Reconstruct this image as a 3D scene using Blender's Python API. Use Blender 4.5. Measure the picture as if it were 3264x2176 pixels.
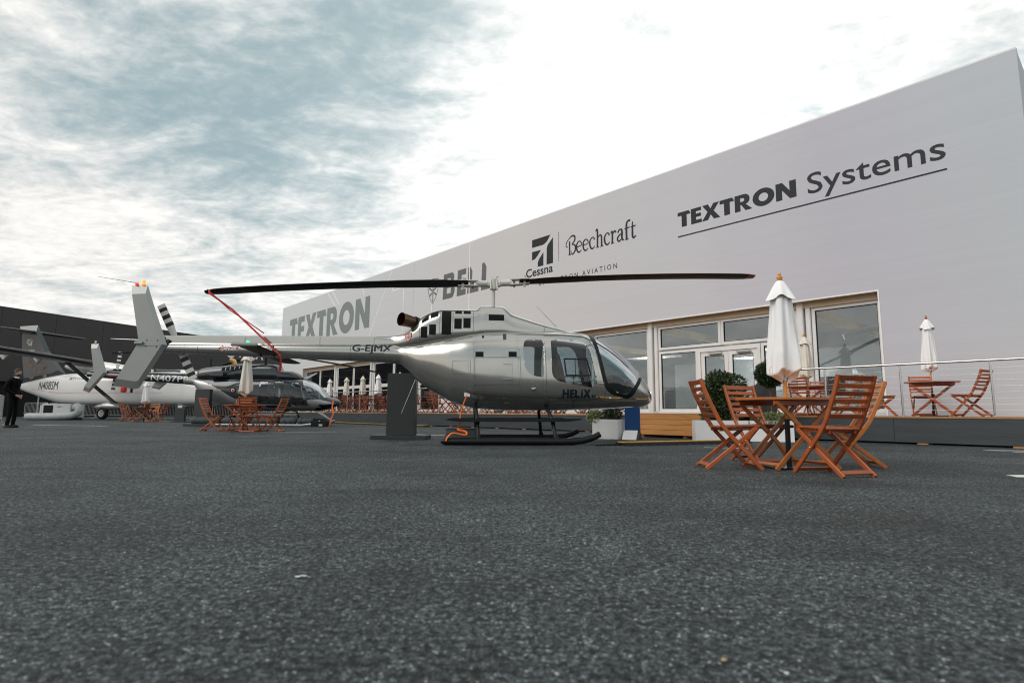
import bpy, bmesh, math, random
import numpy as np
from mathutils import Vector, Matrix
sc = bpy.context.scene
for o in list(bpy.data.objects): bpy.data.objects.remove(o)
COL = sc.collection
R = math.radians
rnd = random.Random(7)

# ------------------------------------------------------------------ camera
cam = bpy.data.cameras.new('camera'); camo = bpy.data.objects.new('camera', cam); COL.objects.link(camo)
cam.sensor_width = 36.0; cam.lens = 20.0; cam.clip_start = .05; cam.clip_end = 3000
camo.matrix_world = Matrix.Translation((0, 0, .56)) @ Matrix.Rotation(math.pi/2 + math.atan(229/1813.33), 4, 'X') @ Matrix.Rotation(.007, 4, 'Z')
cam.dof.use_dof = True; cam.dof.focus_distance = 11.0; cam.dof.aperture_fstop = 2.4
sc.camera = camo
# ------------------------------------------------------------------ sky, sun, exposure
SUN_AZ, SUN_EL = R(236), R(40)
SUNV = Vector((math.sin(SUN_AZ)*math.cos(SUN_EL), math.cos(SUN_AZ)*math.cos(SUN_EL), math.sin(SUN_EL)))
def build_world():
    w = bpy.data.worlds.new('World'); sc.world = w; w.use_nodes = True
    nt = w.node_tree; N = nt.nodes; L = nt.links; N.clear()
    def nd(t, **k):
        n = N.new(t)
        for a, b in k.items(): setattr(n, a, b)
        return n
    def val(node, i, v): node.inputs[i].default_value = v
    def math_(op, a, b=None, clamp=False):
        n = nd('ShaderNodeMath', operation=op, use_clamp=clamp)
        for i, v in enumerate((a, b)):
            if v is None: continue
            if isinstance(v, (int, float)): val(n, i, v)
            else: L.new(v, n.inputs[i])
        return n.outputs[0]
    out = nd('ShaderNodeOutputWorld'); bg = nd('ShaderNodeBackground'); L.new(bg.outputs[0], out.inputs[0])
    sky = nd('ShaderNodeTexSky', sky_type='NISHITA', sun_disc=False, sun_elevation=SUN_EL, sun_rotation=SUN_AZ, dust_density=2.0, air_density=1.0)
    tc = nd('ShaderNodeTexCoord'); d = tc.outputs['Generated']
    sep = nd('ShaderNodeSeparateXYZ'); L.new(d, sep.inputs[0])
    zc = math_('MAXIMUM', sep.outputs[2], 0.0); zz = math_('ADD', zc, .16)
    cx = math_('DIVIDE', sep.outputs[0], zz); cy = math_('DIVIDE', sep.outputs[1], zz)
    comb = nd('ShaderNodeCombineXYZ'); L.new(cx, comb.inputs[0]); L.new(cy, comb.inputs[1])
    def noise(scale, detail, rough, loc, rot=0, sc3=(1, 1, 1), dist=0):
        m = nd('ShaderNodeMapping'); L.new(comb.outputs[0], m.inputs[0]); val(m, 1, loc); val(m, 2, (0, 0, rot)); val(m, 3, sc3)
        n = nd('ShaderNodeTexNoise'); L.new(m.outputs[0], n.inputs['Vector']); val(n, 'Scale', scale); val(n, 'Detail', detail); val(n, 'Roughness', rough); val(n, 'Distortion', dist)
        return n.outputs[0]
    n1 = noise(.9, 5, .55, (3.1, 1.7, 0), R(35), (1, 1.6, 1), .4)      # large banks
    n2 = noise(3.0, 8, .60, (7.0, 2.0, 0), R(35), (1, 1.5, 1), .7)     # streaks
    n3 = noise(19, 4, .6, (1.0, 4.0, 0), R(25), (1, 1.35, 1), .3)      # small ripple of the high cloud
    # open rifts in the cloud sheet, true directions in view, added ones out of view
    def lobe(v, p):
        v = Vector(v).normalized()
        dn = nd('ShaderNodeVectorMath', operation='DOT_PRODUCT'); L.new(d, dn.inputs[0]); dn.inputs[1].default_value = v
        return math_('POWER', math_('MAXIMUM', dn.outputs['Value'], 0.0), p)
    gap = None
    for v, p, a in RIFTS:
        g = math_('MULTIPLY', lobe(v, p), a*.9)
        gap = g if gap is None else math_('ADD', gap, g)
    c = math_('ADD', math_('MULTIPLY', math_('SUBTRACT', n1, .5), 1.0), math_('MULTIPLY', math_('SUBTRACT', n2, .5), 1.45))
    c = math_('ADD', c, math_('MULTIPLY', math_('SUBTRACT', n3, .5), .55))
    c = math_('SUBTRACT', math_('ADD', c, .80), gap)
    mr = nd('ShaderNodeMapRange', interpolation_type='SMOOTHSTEP'); L.new(c, mr.inputs[0]); val(mr, 1, -.02); val(mr, 2, 1.05); val(mr, 3, 0.0); val(mr, 4, .97)
    # brightness of the cloud: the thin bank ahead is brighter; ripple gives grey undersides
    glow = math_('ADD', math_('MULTIPLY', lobe(BRIGHT, 6), .34), math_('MULTIPLY', lobe(BRIGHT, 30), .30))
    tex = math_('ADD', .47, math_('ADD', math_('MULTIPLY', n2, .40), math_('MULTIPLY', n3, .20)))
    cb = math_('ADD', tex, glow)
    ccol = nd('ShaderNodeVectorMath', operation='SCALE'); L.new(cb, ccol.inputs['Scale'])
    sg = math_('MULTIPLY', lobe(SUNV, 5), .85, True)
    wm = nd('ShaderNodeMix', data_type='RGBA'); L.new(sg, wm.inputs[0]); wm.inputs[6].default_value = (1.0, .975, .945, 1); wm.inputs[7].default_value = (1.15, .84, .62, 1); L.new(wm.outputs[2], ccol.inputs[0])
    # clear air: Nishita greyed by thin veil
    sk = nd('ShaderNodeVectorMath', operation='SCALE'); L.new(sky.outputs[0], sk.inputs[0]); sk.inputs['Scale'].default_value = .055
    ve = nd('ShaderNodeMix', data_type='RGBA'); val(ve, 0, .72); L.new(sk.outputs[0], ve.inputs[6]); ve.inputs[7].default_value = (.31, .435, .455, 1)
    vg = nd('ShaderNodeVectorMath', operation='SCALE'); vg.inputs[0].default_value = (.55, .52, .5); L.new(glow, vg.inputs['Scale'])
    va = nd('ShaderNodeVectorMath', operation='ADD'); L.new(ve.outputs[2], va.inputs[0]); L.new(vg.outputs[0], va.inputs[1])
    mx = nd('ShaderNodeMix', data_type='RGBA'); L.new(mr.outputs[0], mx.inputs[0]); L.new(va.outputs[0], mx.inputs[6]); L.new(ccol.outputs[0], mx.inputs[7])
    L.new(mx.outputs[2], bg.inputs[0]); val(bg, 1, SKY_STRENGTH)
SKY_STRENGTH = 1.0
BRIGHT = (.26, 1, .40)                                                 # thin, brightly lit part of the cloud sheet
RIFTS = [((-.62, 1, .60), 110, .42), ((-.44, 1, .50), 160, .48), ((-.30, 1, .70), 90, .46), ((-.10, 1, .80), 70, .36), ((-.20, 1, .58), 200, .26), ((-.28, 1, .40), 400, .42), ((-.85, 1, .80), 60, .30), ((-.55, 1, .165), 900, .30), ((-.45, 1, .21), 700, .25),
         ((-.3, -1, .75), 14, .75), ((-1, -.35, .8), 20, .6), ((1, -.5, .7), 16, .6), ((.9, .3, 1.4), 20, .5), ((-.5, .1, 1.5), 18, .5), ((.25, -1, .45), 50, .4)]   # rifts added out of view for the reflections in the silver paint
build_world()
sl = bpy.data.lights.new('sun', 'SUN'); sl.energy = 1.25; sl.angle = R(45); sl.color = (1, .96, .92)
so = bpy.data.objects.new('sun', sl); COL.objects.link(so); so.rotation_euler = SUNV.to_track_quat('Z', 'Y').to_euler()
sc.view_settings.view_transform = 'Standard'; sc.view_settings.look = 'None'; sc.view_settings.exposure = .30; sc.view_settings.gamma = 1.0
sc.view_settings.use_curve_mapping = False
sc.cycles.max_bounces = 8; sc.cycles.transparent_max_bounces = 24; sc.cycles.glossy_bounces = 4; sc.cycles.diffuse_bounces = 3
sc.cycles.use_denoising = True; sc.cycles.pixel_filter_type = 'BLACKMAN_HARRIS'; sc.cycles.filter_width = 1.1; sc.cycles.sample_clamp_indirect = 6.0; sc.cycles.caustics_reflective = False; sc.cycles.caustics_refractive = False

# ------------------------------------------------------------------ materials
M = {}
def mat(name, col, rough=.5, metal=0.0, var=0.0, vscale=6.0, bump=0.0, bscale=40.0, stretch=(1, 1, 1), coat=0.0, spec=.5, rvar=0.0, emit=None, col2=None, detail=4, trans=0.0):
    m = bpy.data.materials.new(name); m.use_nodes = True; nt = m.node_tree; N = nt.nodes; L = nt.links
    b = N['Principled BSDF']; b.inputs['Base Color'].default_value = (*col, 1); b.inputs['Roughness'].default_value = rough; b.inputs['Metallic'].default_value = metal
    b.inputs['Coat Weight'].default_value = coat; b.inputs['Coat Roughness'].default_value = .06; b.inputs['Specular IOR Level'].default_value = spec
    if emit: b.inputs['Emission Color'].default_value = (*emit[:3], 1); b.inputs['Emission Strength'].default_value = emit[3]
    if var or bump or rvar:
        tc = N.new('ShaderNodeTexCoord'); mp = N.new('ShaderNodeMapping'); L.new(tc.outputs['Object'], mp.inputs[0]); mp.inputs[3].default_value = stretch
        oi = N.new('ShaderNodeObjectInfo'); ad = N.new('ShaderNodeVectorMath'); ad.operation = 'ADD'
        sc_ = N.new('ShaderNodeVectorMath'); sc_.operation = 'SCALE'; sc_.inputs[0].default_value = (37, 17, 29); L.new(oi.outputs['Random'], sc_.inputs['Scale'])
        L.new(mp.outputs[0], ad.inputs[0]); L.new(sc_.outputs[0], ad.inputs[1])
        n = N.new('ShaderNodeTexNoise'); n.inputs['Scale'].default_value = vscale; n.inputs['Detail'].default_value = detail; L.new(ad.outputs[0], n.inputs['Vector'])
        if var:
            mx = N.new('ShaderNodeMix'); mx.data_type = 'RGBA'
            c2 = col2 or tuple(c*(1+var) for c in col); c1 = col if col2 else tuple(c*(1-var) for c in col)
            mr = N.new('ShaderNodeMapRange'); mr.inputs[1].default_value = .3; mr.inputs[2].default_value = .7; L.new(n.outputs[0], mr.inputs[0])
            if 'wood' in name or name == 'pine':
                ra = N.new('ShaderNodeMath'); ra.operation = 'MULTIPLY_ADD'; L.new(oi.outputs['Random'], ra.inputs[0]); ra.inputs[1].default_value = .9
                rb = N.new('ShaderNodeMath'); rb.operation = 'MULTIPLY_ADD'; L.new(mr.outputs[0], rb.inputs[0]); rb.inputs[1].default_value = .6; rb.inputs[2].default_value = -.25; L.new(rb.outputs[0], ra.inputs[2]); L.new(ra.outputs[0], mx.inputs[0])
            else: L.new(mr.outputs[0], mx.inputs[0])
            mx.inputs[6].default_value = (*c1, 1); mx.inputs[7].default_value = (*c2, 1); L.new(mx.outputs[2], b.inputs['Base Color'])
        if rvar:
            mr2 = N.new('ShaderNodeMapRange'); mr2.inputs[1].default_value = .3; mr2.inputs[2].default_value = .7; mr2.inputs[3].default_value = rough-rvar; mr2.inputs[4].default_value = rough+rvar
            L.new(n.outputs[0], mr2.inputs[0]); L.new(mr2.outputs[0], b.inputs['Roughness'])
        if bump:
            n2 = N.new('ShaderNodeTexNoise'); n2.inputs['Scale'].default_value = bscale; n2.inputs['Detail'].default_value = 3; L.new(ad.outputs[0], n2.inputs['Vector'])
            bp = N.new('ShaderNodeBump'); bp.inputs['Strength'].default_value = bump; bp.inputs['Distance'].default_value = .01; L.new(n2.outputs[0], bp.inputs['Height']); L.new(bp.outputs[0], b.inputs['Normal'])
    M[name] = m; return m
def glass(name, tint, refl=.08, rough=.0, edge=.75):
    """thin pane: see-through with a mirror-like reflection that grows at grazing angles"""
    m = bpy.data.materials.new(name); m.use_nodes = True; nt = m.node_tree; N = nt.nodes; L = nt.links; N.clear()
    o = N.new('ShaderNodeOutputMaterial'); t = N.new('ShaderNodeBsdfTransparent'); g = N.new('ShaderNodeBsdfGlossy'); mx = N.new('ShaderNodeMixShader')
    t.inputs[0].default_value = (*tint, 1); g.inputs[0].default_value = (.95, .97, 1, 1); g.inputs['Roughness'].default_value = rough
    fr = N.new('ShaderNodeFresnel'); fr.inputs[0].default_value = 1.52
    mr = N.new('ShaderNodeMapRange'); mr.inputs[1].default_value = .04; mr.inputs[2].default_value = 1; mr.inputs[3].default_value = refl; mr.inputs[4].default_value = edge
    L.new(fr.outputs[0], mr.inputs[0]); L.new(mr.outputs[0], mx.inputs[0]); L.new(t.outputs[0], mx.inputs[1]); L.new(g.outputs[0], mx.inputs[2]); L.new(mx.outputs[0], o.inputs[0])
    M[name] = m; return m

def tent():
    m = bpy.data.materials.new('tent_cloth'); m.use_nodes = True; nt = m.node_tree; N = nt.nodes; L = nt.links; N.clear()
    o = N.new('ShaderNodeOutputMaterial'); a = N.new('ShaderNodeBsdfTranslucent'); b = N.new('ShaderNodeBsdfDiffuse'); x = N.new('ShaderNodeMixShader')
    a.inputs[0].default_value = (.85, .86, .87, 1); b.inputs[0].default_value = (.8, .8, .8, 1); x.inputs[0].default_value = .5
    L.new(b.outputs[0], x.inputs[1]); L.new(a.outputs[0], x.inputs[2]); L.new(x.outputs[0], o.inputs[0]); M['tent_cloth'] = m
tent()
def asphalt():
    m = bpy.data.materials.new('asphalt'); m.use_nodes = True; nt = m.node_tree; N = nt.nodes; L = nt.links; b = N['Principled BSDF']
    tc = N.new('ShaderNodeTexCoord'); P = tc.outputs['Object']
    def tex(t, **k):
        n = N.new(t); L.new(P, n.inputs['Vector'])
        for a, v in k.items(): n.inputs[a].default_value = v
        return n
    v1 = tex('ShaderNodeTexVoronoi', Scale=165.0); v2 = tex('ShaderNodeTexVoronoi', Scale=260.0); big = tex('ShaderNodeTexNoise', Scale=.55, Detail=5.0, Roughness=.6); mid = tex('ShaderNodeTexNoise', Scale=6.0, Detail=6.0, Roughness=.7)
    fine = tex('ShaderNodeTexNoise', Scale=420.0, Detail=2.0); pat = tex('ShaderNodeTexNoise', Scale=38.0, Detail=4.0, Roughness=.65)
    def ramp(src, stops):
        r = N.new('ShaderNodeValToRGB'); L.new(src, r.inputs[0])
        e = r.color_ramp.elements
        while len(e) < len(stops): e.new(.5)
        for i, (p, c) in enumerate(stops): e[i].position = p; e[i].color = (*c, 1)
        return r.outputs[0]
    sepc = N.new('ShaderNodeSeparateColor'); L.new(v1.outputs['Color'], sepc.inputs[0])
    stone = ramp(sepc.outputs[0], [(0, (.0072, .0108, .0125)), (.42, (.0225, .031, .0345)), (.75, (.058, .074, .079)), (.955, (.105, .124, .129)), (.99, (.30, .32, .325))])
    def mul(a, b_, f=1.0):
        x = N.new('ShaderNodeMix'); x.data_type = 'RGBA'; x.blend_type = 'MULTIPLY'; x.inputs[0].default_value = f; L.new(a, x.inputs[6]); L.new(b_, x.inputs[7]); return x.outputs[2]
    c = mul(stone, ramp(v1.outputs['Distance'], [(0, (1.25, 1.25, 1.25)), (.55, (.95, .95, .95)), (1, (.38, .38, .38))]))
    c = mul(c, ramp(big.outputs[0], [(.36, (.60, .60, .60)), (.64, (1.35, 1.35, 1.35))]))
    pat2 = tex('ShaderNodeTexNoise', Scale=70.0, Detail=3.0, Roughness=.7); c = mul(c, ramp(pat2.outputs[0], [(.38, (.36, .36, .36)), (.62, (1.75, 1.75, 1.75))]))
    # old patches, drip stains and dragged tar
    mpp = N.new('ShaderNodeMapping'); L.new(P, mpp.inputs[0]); mpp.inputs[3].default_value = (.35, 1.6, 1); mpp.inputs[2].default_value = (0, 0, .15)
    st = N.new('ShaderNodeTexNoise'); L.new(mpp.outputs[0], st.inputs['Vector']); st.inputs['Scale'].default_value = 1.1; st.inputs['Detail'].default_value = 7.0; st.inputs['Roughness'].default_value = .68
    c = mul(c, ramp(st.outputs[0], [(.30, (.42, .42, .42)), (.44, (.95, .95, .95)), (.58, (1.0, 1.0, 1.0)), (.72, (1.35, 1.35, 1.35))]))
    sp = tex('ShaderNodeTexVoronoi', Scale=.9, Randomness=1.0); c = mul(c, ramp(sp.outputs['Distance'], [(.0, (.45, .45, .46)), (.06, (.62, .62, .63)), (.11, (1, 1, 1))]))
    c = mul(c, ramp(mid.outputs[0], [(.34, (.60, .60, .60)), (.66, (1.4, 1.4, 1.4))]))
    c = mul(c, ramp(pat.outputs[0], [(.38, (.26, .26, .26)), (.5, (1, 1, 1)), (.62, (2.1, 2.1, 2.1))]))
    L.new(c, b.inputs['Base Color'])
    rr = N.new('ShaderNodeMapRange'); L.new(pat.outputs[0], rr.inputs[0]); rr.inputs[1].default_value = .38; rr.inputs[2].default_value = .62; rr.inputs[3].default_value = .80; rr.inputs[4].default_value = .55; L.new(rr.outputs[0], b.inputs['Roughness'])
    b.inputs['Specular IOR Level'].default_value = .36
    h = N.new('ShaderNodeMath'); h.operation = 'MULTIPLY_ADD'; L.new(v1.outputs['Distance'], h.inputs[0]); h.inputs[1].default_value = -1.0
    h2 = N.new('ShaderNodeMath'); h2.operation = 'MULTIPLY_ADD'; L.new(sepc.outputs[1], h2.inputs[0]); h2.inputs[1].default_value = .8; L.new(pat.outputs[0], h2.inputs[2]); L.new(h2.outputs[0], h.inputs[2])
    bp = N.new('ShaderNodeBump'); bp.inputs['Strength'].default_value = .9; bp.inputs['Distance'].default_value = .006; L.new(h.outputs[0], bp.inputs['Height']); L.new(bp.outputs[0], b.inputs['Normal'])
    M['asphalt'] = m
asphalt()

def banner():
    """printed brushed-metal banner cloth: horizontal streaks and a faint change of tint along it"""
    m = bpy.data.materials.new('banner'); m.use_nodes = True; nt = m.node_tree; N = nt.nodes; L = nt.links; b = N['Principled BSDF']
    tc = N.new('ShaderNodeTexCoord')
    def ns(scale, st, det):
        mp = N.new('ShaderNodeMapping'); mp.inputs[3].default_value = st; L.new(tc.outputs['Object'], mp.inputs[0])
        n = N.new('ShaderNodeTexNoise'); n.inputs['Scale'].default_value = scale; n.inputs['Detail'].default_value = det; n.inputs['Roughness'].default_value = .7; L.new(mp.outputs[0], n.inputs['Vector']); return n.outputs[0]
    streak = ns(1.0, (.12, 1, 9.0), 6); blot = ns(.16, (1, 1, .5), 2)
    sx = N.new('ShaderNodeSeparateXYZ'); L.new(tc.outputs['Object'], sx.inputs[0])
    m1 = N.new('ShaderNodeMath'); m1.operation = 'MULTIPLY_ADD'; L.new(blot, m1.inputs[0]); m1.inputs[1].default_value = 7.0; L.new(sx.outputs[0], m1.inputs[2])
    m2 = N.new('ShaderNodeMapRange'); L.new(m1.outputs[0], m2.inputs[0]); m2.inputs[1].default_value = -44.0; m2.inputs[2].default_value = 3.0
    r = N.new('ShaderNodeValToRGB'); L.new(m2.outputs[0], r.inputs[0]); e = r.color_ramp.elements
    e[0].position = 0; e[0].color = (.645, .68, .69, 1); e[1].position = 1; e[1].color = (.52, .585, .625, 1)
    for p_, c_ in ((.35, (.645, .66, .685)), (.62, (.665, .65, .655)), (.80, (.60, .60, .645)), (.88, (.535, .535, .605)), (.95, (.53, .56, .615))): q = e.new(p_); q.color = (*c_, 1)
    mr = N.new('ShaderNodeMapRange'); L.new(streak, mr.inputs[0]); mr.inputs[1].default_value = .3; mr.inputs[2].default_value = .75; mr.inputs[3].default_value = .965; mr.inputs[4].default_value = 1.03
    x = N.new('ShaderNodeVectorMath'); x.operation = 'SCALE'; L.new(r.outputs[0], x.inputs[0]); L.new(mr.outputs[0], x.inputs['Scale']); L.new(x.outputs[0], b.inputs['Base Color'])
    b.inputs['Roughness'].default_value = .5; b.inputs['Specular IOR Level'].default_value = .3
    bp = N.new('ShaderNodeBump'); bp.inputs['Strength'].default_value = .05; bp.inputs['Distance'].default_value = .05; L.new(streak, bp.inputs['Height']); L.new(bp.outputs[0], b.inputs['Normal'])
    M['banner'] = m
banner()
mat('white_line', (.62, .62, .60), .7, var=.25, vscale=9, detail=8)
mat('print_light', (.88, .88, .87), .5)
mat('print_dark', (.018, .023, .030), .5, spec=.25); mat('print_grey', (.115, .125, .13), .5); mat('print_sage', (.20, .235, .225), .5)
mat('alu', (.74, .75, .75), .38, var=.05, vscale=2)
mat('alu_metal', (.55, .56, .57), .3, metal=.9, var=.06, vscale=5)
mat('steel', (.62, .62, .62), .22, metal=1.0, var=.06, vscale=8)
mat('galv', (.60, .61, .62), .36, metal=.85, var=.12, vscale=6)
glass('pane', (.86, .91, .92), .085, edge=.65); glass('pane_dark', (.72, .76, .78), .06, edge=.6)
glass('cockpit', (.62, .70, .72), .05, edge=.6); glass('cockpit_front', (.46, .54, .56), .07, edge=.65)
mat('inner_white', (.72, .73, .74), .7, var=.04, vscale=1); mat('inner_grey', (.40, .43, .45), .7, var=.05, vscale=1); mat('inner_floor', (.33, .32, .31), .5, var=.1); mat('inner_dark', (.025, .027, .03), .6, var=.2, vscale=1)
mat('beam_cream', (.62, .52, .38), .6, var=.08, vscale=2)
mat('plinth', (.036, .045, .052), .55, var=.18, vscale=3, stretch=(.4, 1, 3), bump=.25, bscale=14)
mat('deck_wood', (.42, .21, .085), .6, var=.3, vscale=4, stretch=(1, 6, 10), bump=.2, bscale=25)
mat('pine', (.52, .235, .075), .5, var=.32, vscale=5, stretch=(.5, 5, 7), bump=.15, bscale=20, detail=6)
mat('chair_wood', (.34, .078, .018), .4, var=.30, vscale=9, stretch=(1.2, 1.2, 1.2), bump=.08, bscale=60, coat=.15, detail=6)
mat('chair_wood_light', (.45, .145, .032), .4, var=.25, vscale=9, bump=.08, bscale=60, coat=.15, detail=6)
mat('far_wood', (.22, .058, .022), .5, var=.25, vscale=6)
mat('brass', (.70, .45, .18), .35, metal=1)
mat('honey_pole', (.62, .26, .035), .4, var=.12, vscale=10, stretch=(3, 3, .4))
mat('cloth_white', (.93, .94, .95), .9, var=.0, vscale=5, bump=.1, bscale=200); mat('cloth_cream', (.74, .71, .63), .9, var=.05, vscale=5)
mat('black_metal', (.008, .0095, .011), .34, var=.2, vscale=10, spec=.3); mat('black_matt', (.008, .009, .010), .7, spec=.25); mat('rubber', (.013, .0135, .014), .85, var=.2, vscale=20, spec=.25)
mat('yellow_rubber', (.62, .33, .05), .7, var=.15, vscale=12)
mat('totem', (.034, .039, .043), .42, var=.12, vscale=2.5, rvar=.06)
mat('planter_white', (.80, .81, .81), .45, var=.03, vscale=3)
mat('sign_blue', (.008, .062, .20), .45, var=.06, vscale=2)
mat('soil', (.05, .035, .025), .9, var=.3); mat('bark', (.13, .085, .05), .85, var=.3, vscale=14)
mat('leaf_box', (.024, .044, .017), .45, var=.5, vscale=25, col2=(.075, .105, .034)); mat('leaf_dark', (.018, .040, .018), .4, var=.5, vscale=25, col2=(.05, .085, .03)); mat('leaf_light', (.10, .15, .05), .5, var=.4, vscale=20, col2=(.30, .33, .16))
# helicopters and aeroplane
mat('silver_paint', (.485, .485, .46), .18, metal=.82, coat=1.0, var=.03, vscale=1.5, rvar=.02)
mat('fin_paint', (.33, .35, .34), .34, metal=.5, coat=.5, var=.03, vscale=2)
mat('grip_white', (.62, .62, .57), .4, var=.06, vscale=8); mat('blade_black', (.007, .008, .010), .5, spec=.25); mat('blade_edge', (.30, .31, .32), .4, metal=.6); mat('blade_tip', (.36, .12, .03), .5)
mat('stripe_white', (.78, .77, .75), .45); mat('stripe_black', (.012, .012, .012), .45)
mat('trim_black', (.007, .008, .009), .42, spec=.3); mat('seam', (.045, .048, .05), .6); mat('mesh_black', (.007, .008, .009), .75, bump=.5, bscale=120, spec=.2); mat('exhaust', (.15, .095, .06), .32, metal=.9, var=.3, vscale=6)
mat('lining', (.10, .11, .115), .8); mat('leather', (.085, .040, .022), .5, var=.35, vscale=9, bump=.2); mat('panel_black', (.012, .012, .013), .5); mat('floor_grey', (.06, .06, .06), .8)
mat('navy_paint', (.018, .027, .034), .16, metal=.35, coat=1.0, var=.05, vscale=1); mat('grey_paint', (.36, .375, .375), .3, metal=.5, coat=.7, var=.03, vscale=1)
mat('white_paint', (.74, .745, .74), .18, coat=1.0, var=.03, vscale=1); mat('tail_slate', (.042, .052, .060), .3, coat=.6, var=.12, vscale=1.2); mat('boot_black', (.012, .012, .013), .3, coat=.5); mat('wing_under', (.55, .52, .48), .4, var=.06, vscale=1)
mat('camo_brown', (.16, .115, .085), .5, var=.3, vscale=4)
mat('red', (.55, .018, .016), .5, var=.1, vscale=20); mat('red_print', (.50, .035, .03), .5); mat('white_print', (.85, .85, .83), .5); mat('orange_strap', (.85, .16, .015), .6, var=.12, vscale=30); mat('yellow_print', (.75, .36, .02), .5)
mat('red_lens', (.55, .02, .01), .15, emit=(1, .05, .02, .5)); mat('amber_lamp', (.9, .5, .15), .2, emit=(1, .30, .04, .7)); mat('green_lamp', (.1, .8, .4), .2, emit=(.05, 1, .5, .9)); mat('lamp_white', (1, 1, 1), .3, emit=(1, .97, .92, 14.0))
mat('float_bag', (.045, .055, .06), .7, var=.2, vscale=8, bump=.4, bscale=10)
mat('hall_dark', (.044, .038, .040), .6, var=.10, vscale=.6); mat('hall_joint', (.02, .018, .02), .7)
mat('duct', (.42, .45, .46), .6, var=.1, vscale=5); mat('unit_grey', (.52, .55, .56), .5, var=.05)
mat('suit', (.004, .004, .005), .85, var=.2, vscale=12, spec=.15); mat('skin', (.50, .27, .19), .5, var=.06, vscale=20); mat('hair', (.035, .022, .015), .7); mat('shirt', (.70, .72, .74), .8); mat('shoe', (.006, .006, .006), .5, spec=.2)
mat('hill', (.07, .075, .045), .9, var=.4, vscale=.06); mat('dry_leaf', (.42, .30, .16), .7, var=.2); mat('paper', (.7, .7, .68), .7); mat('grey_box', (.075, .083, .088), .5, var=.1)

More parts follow.
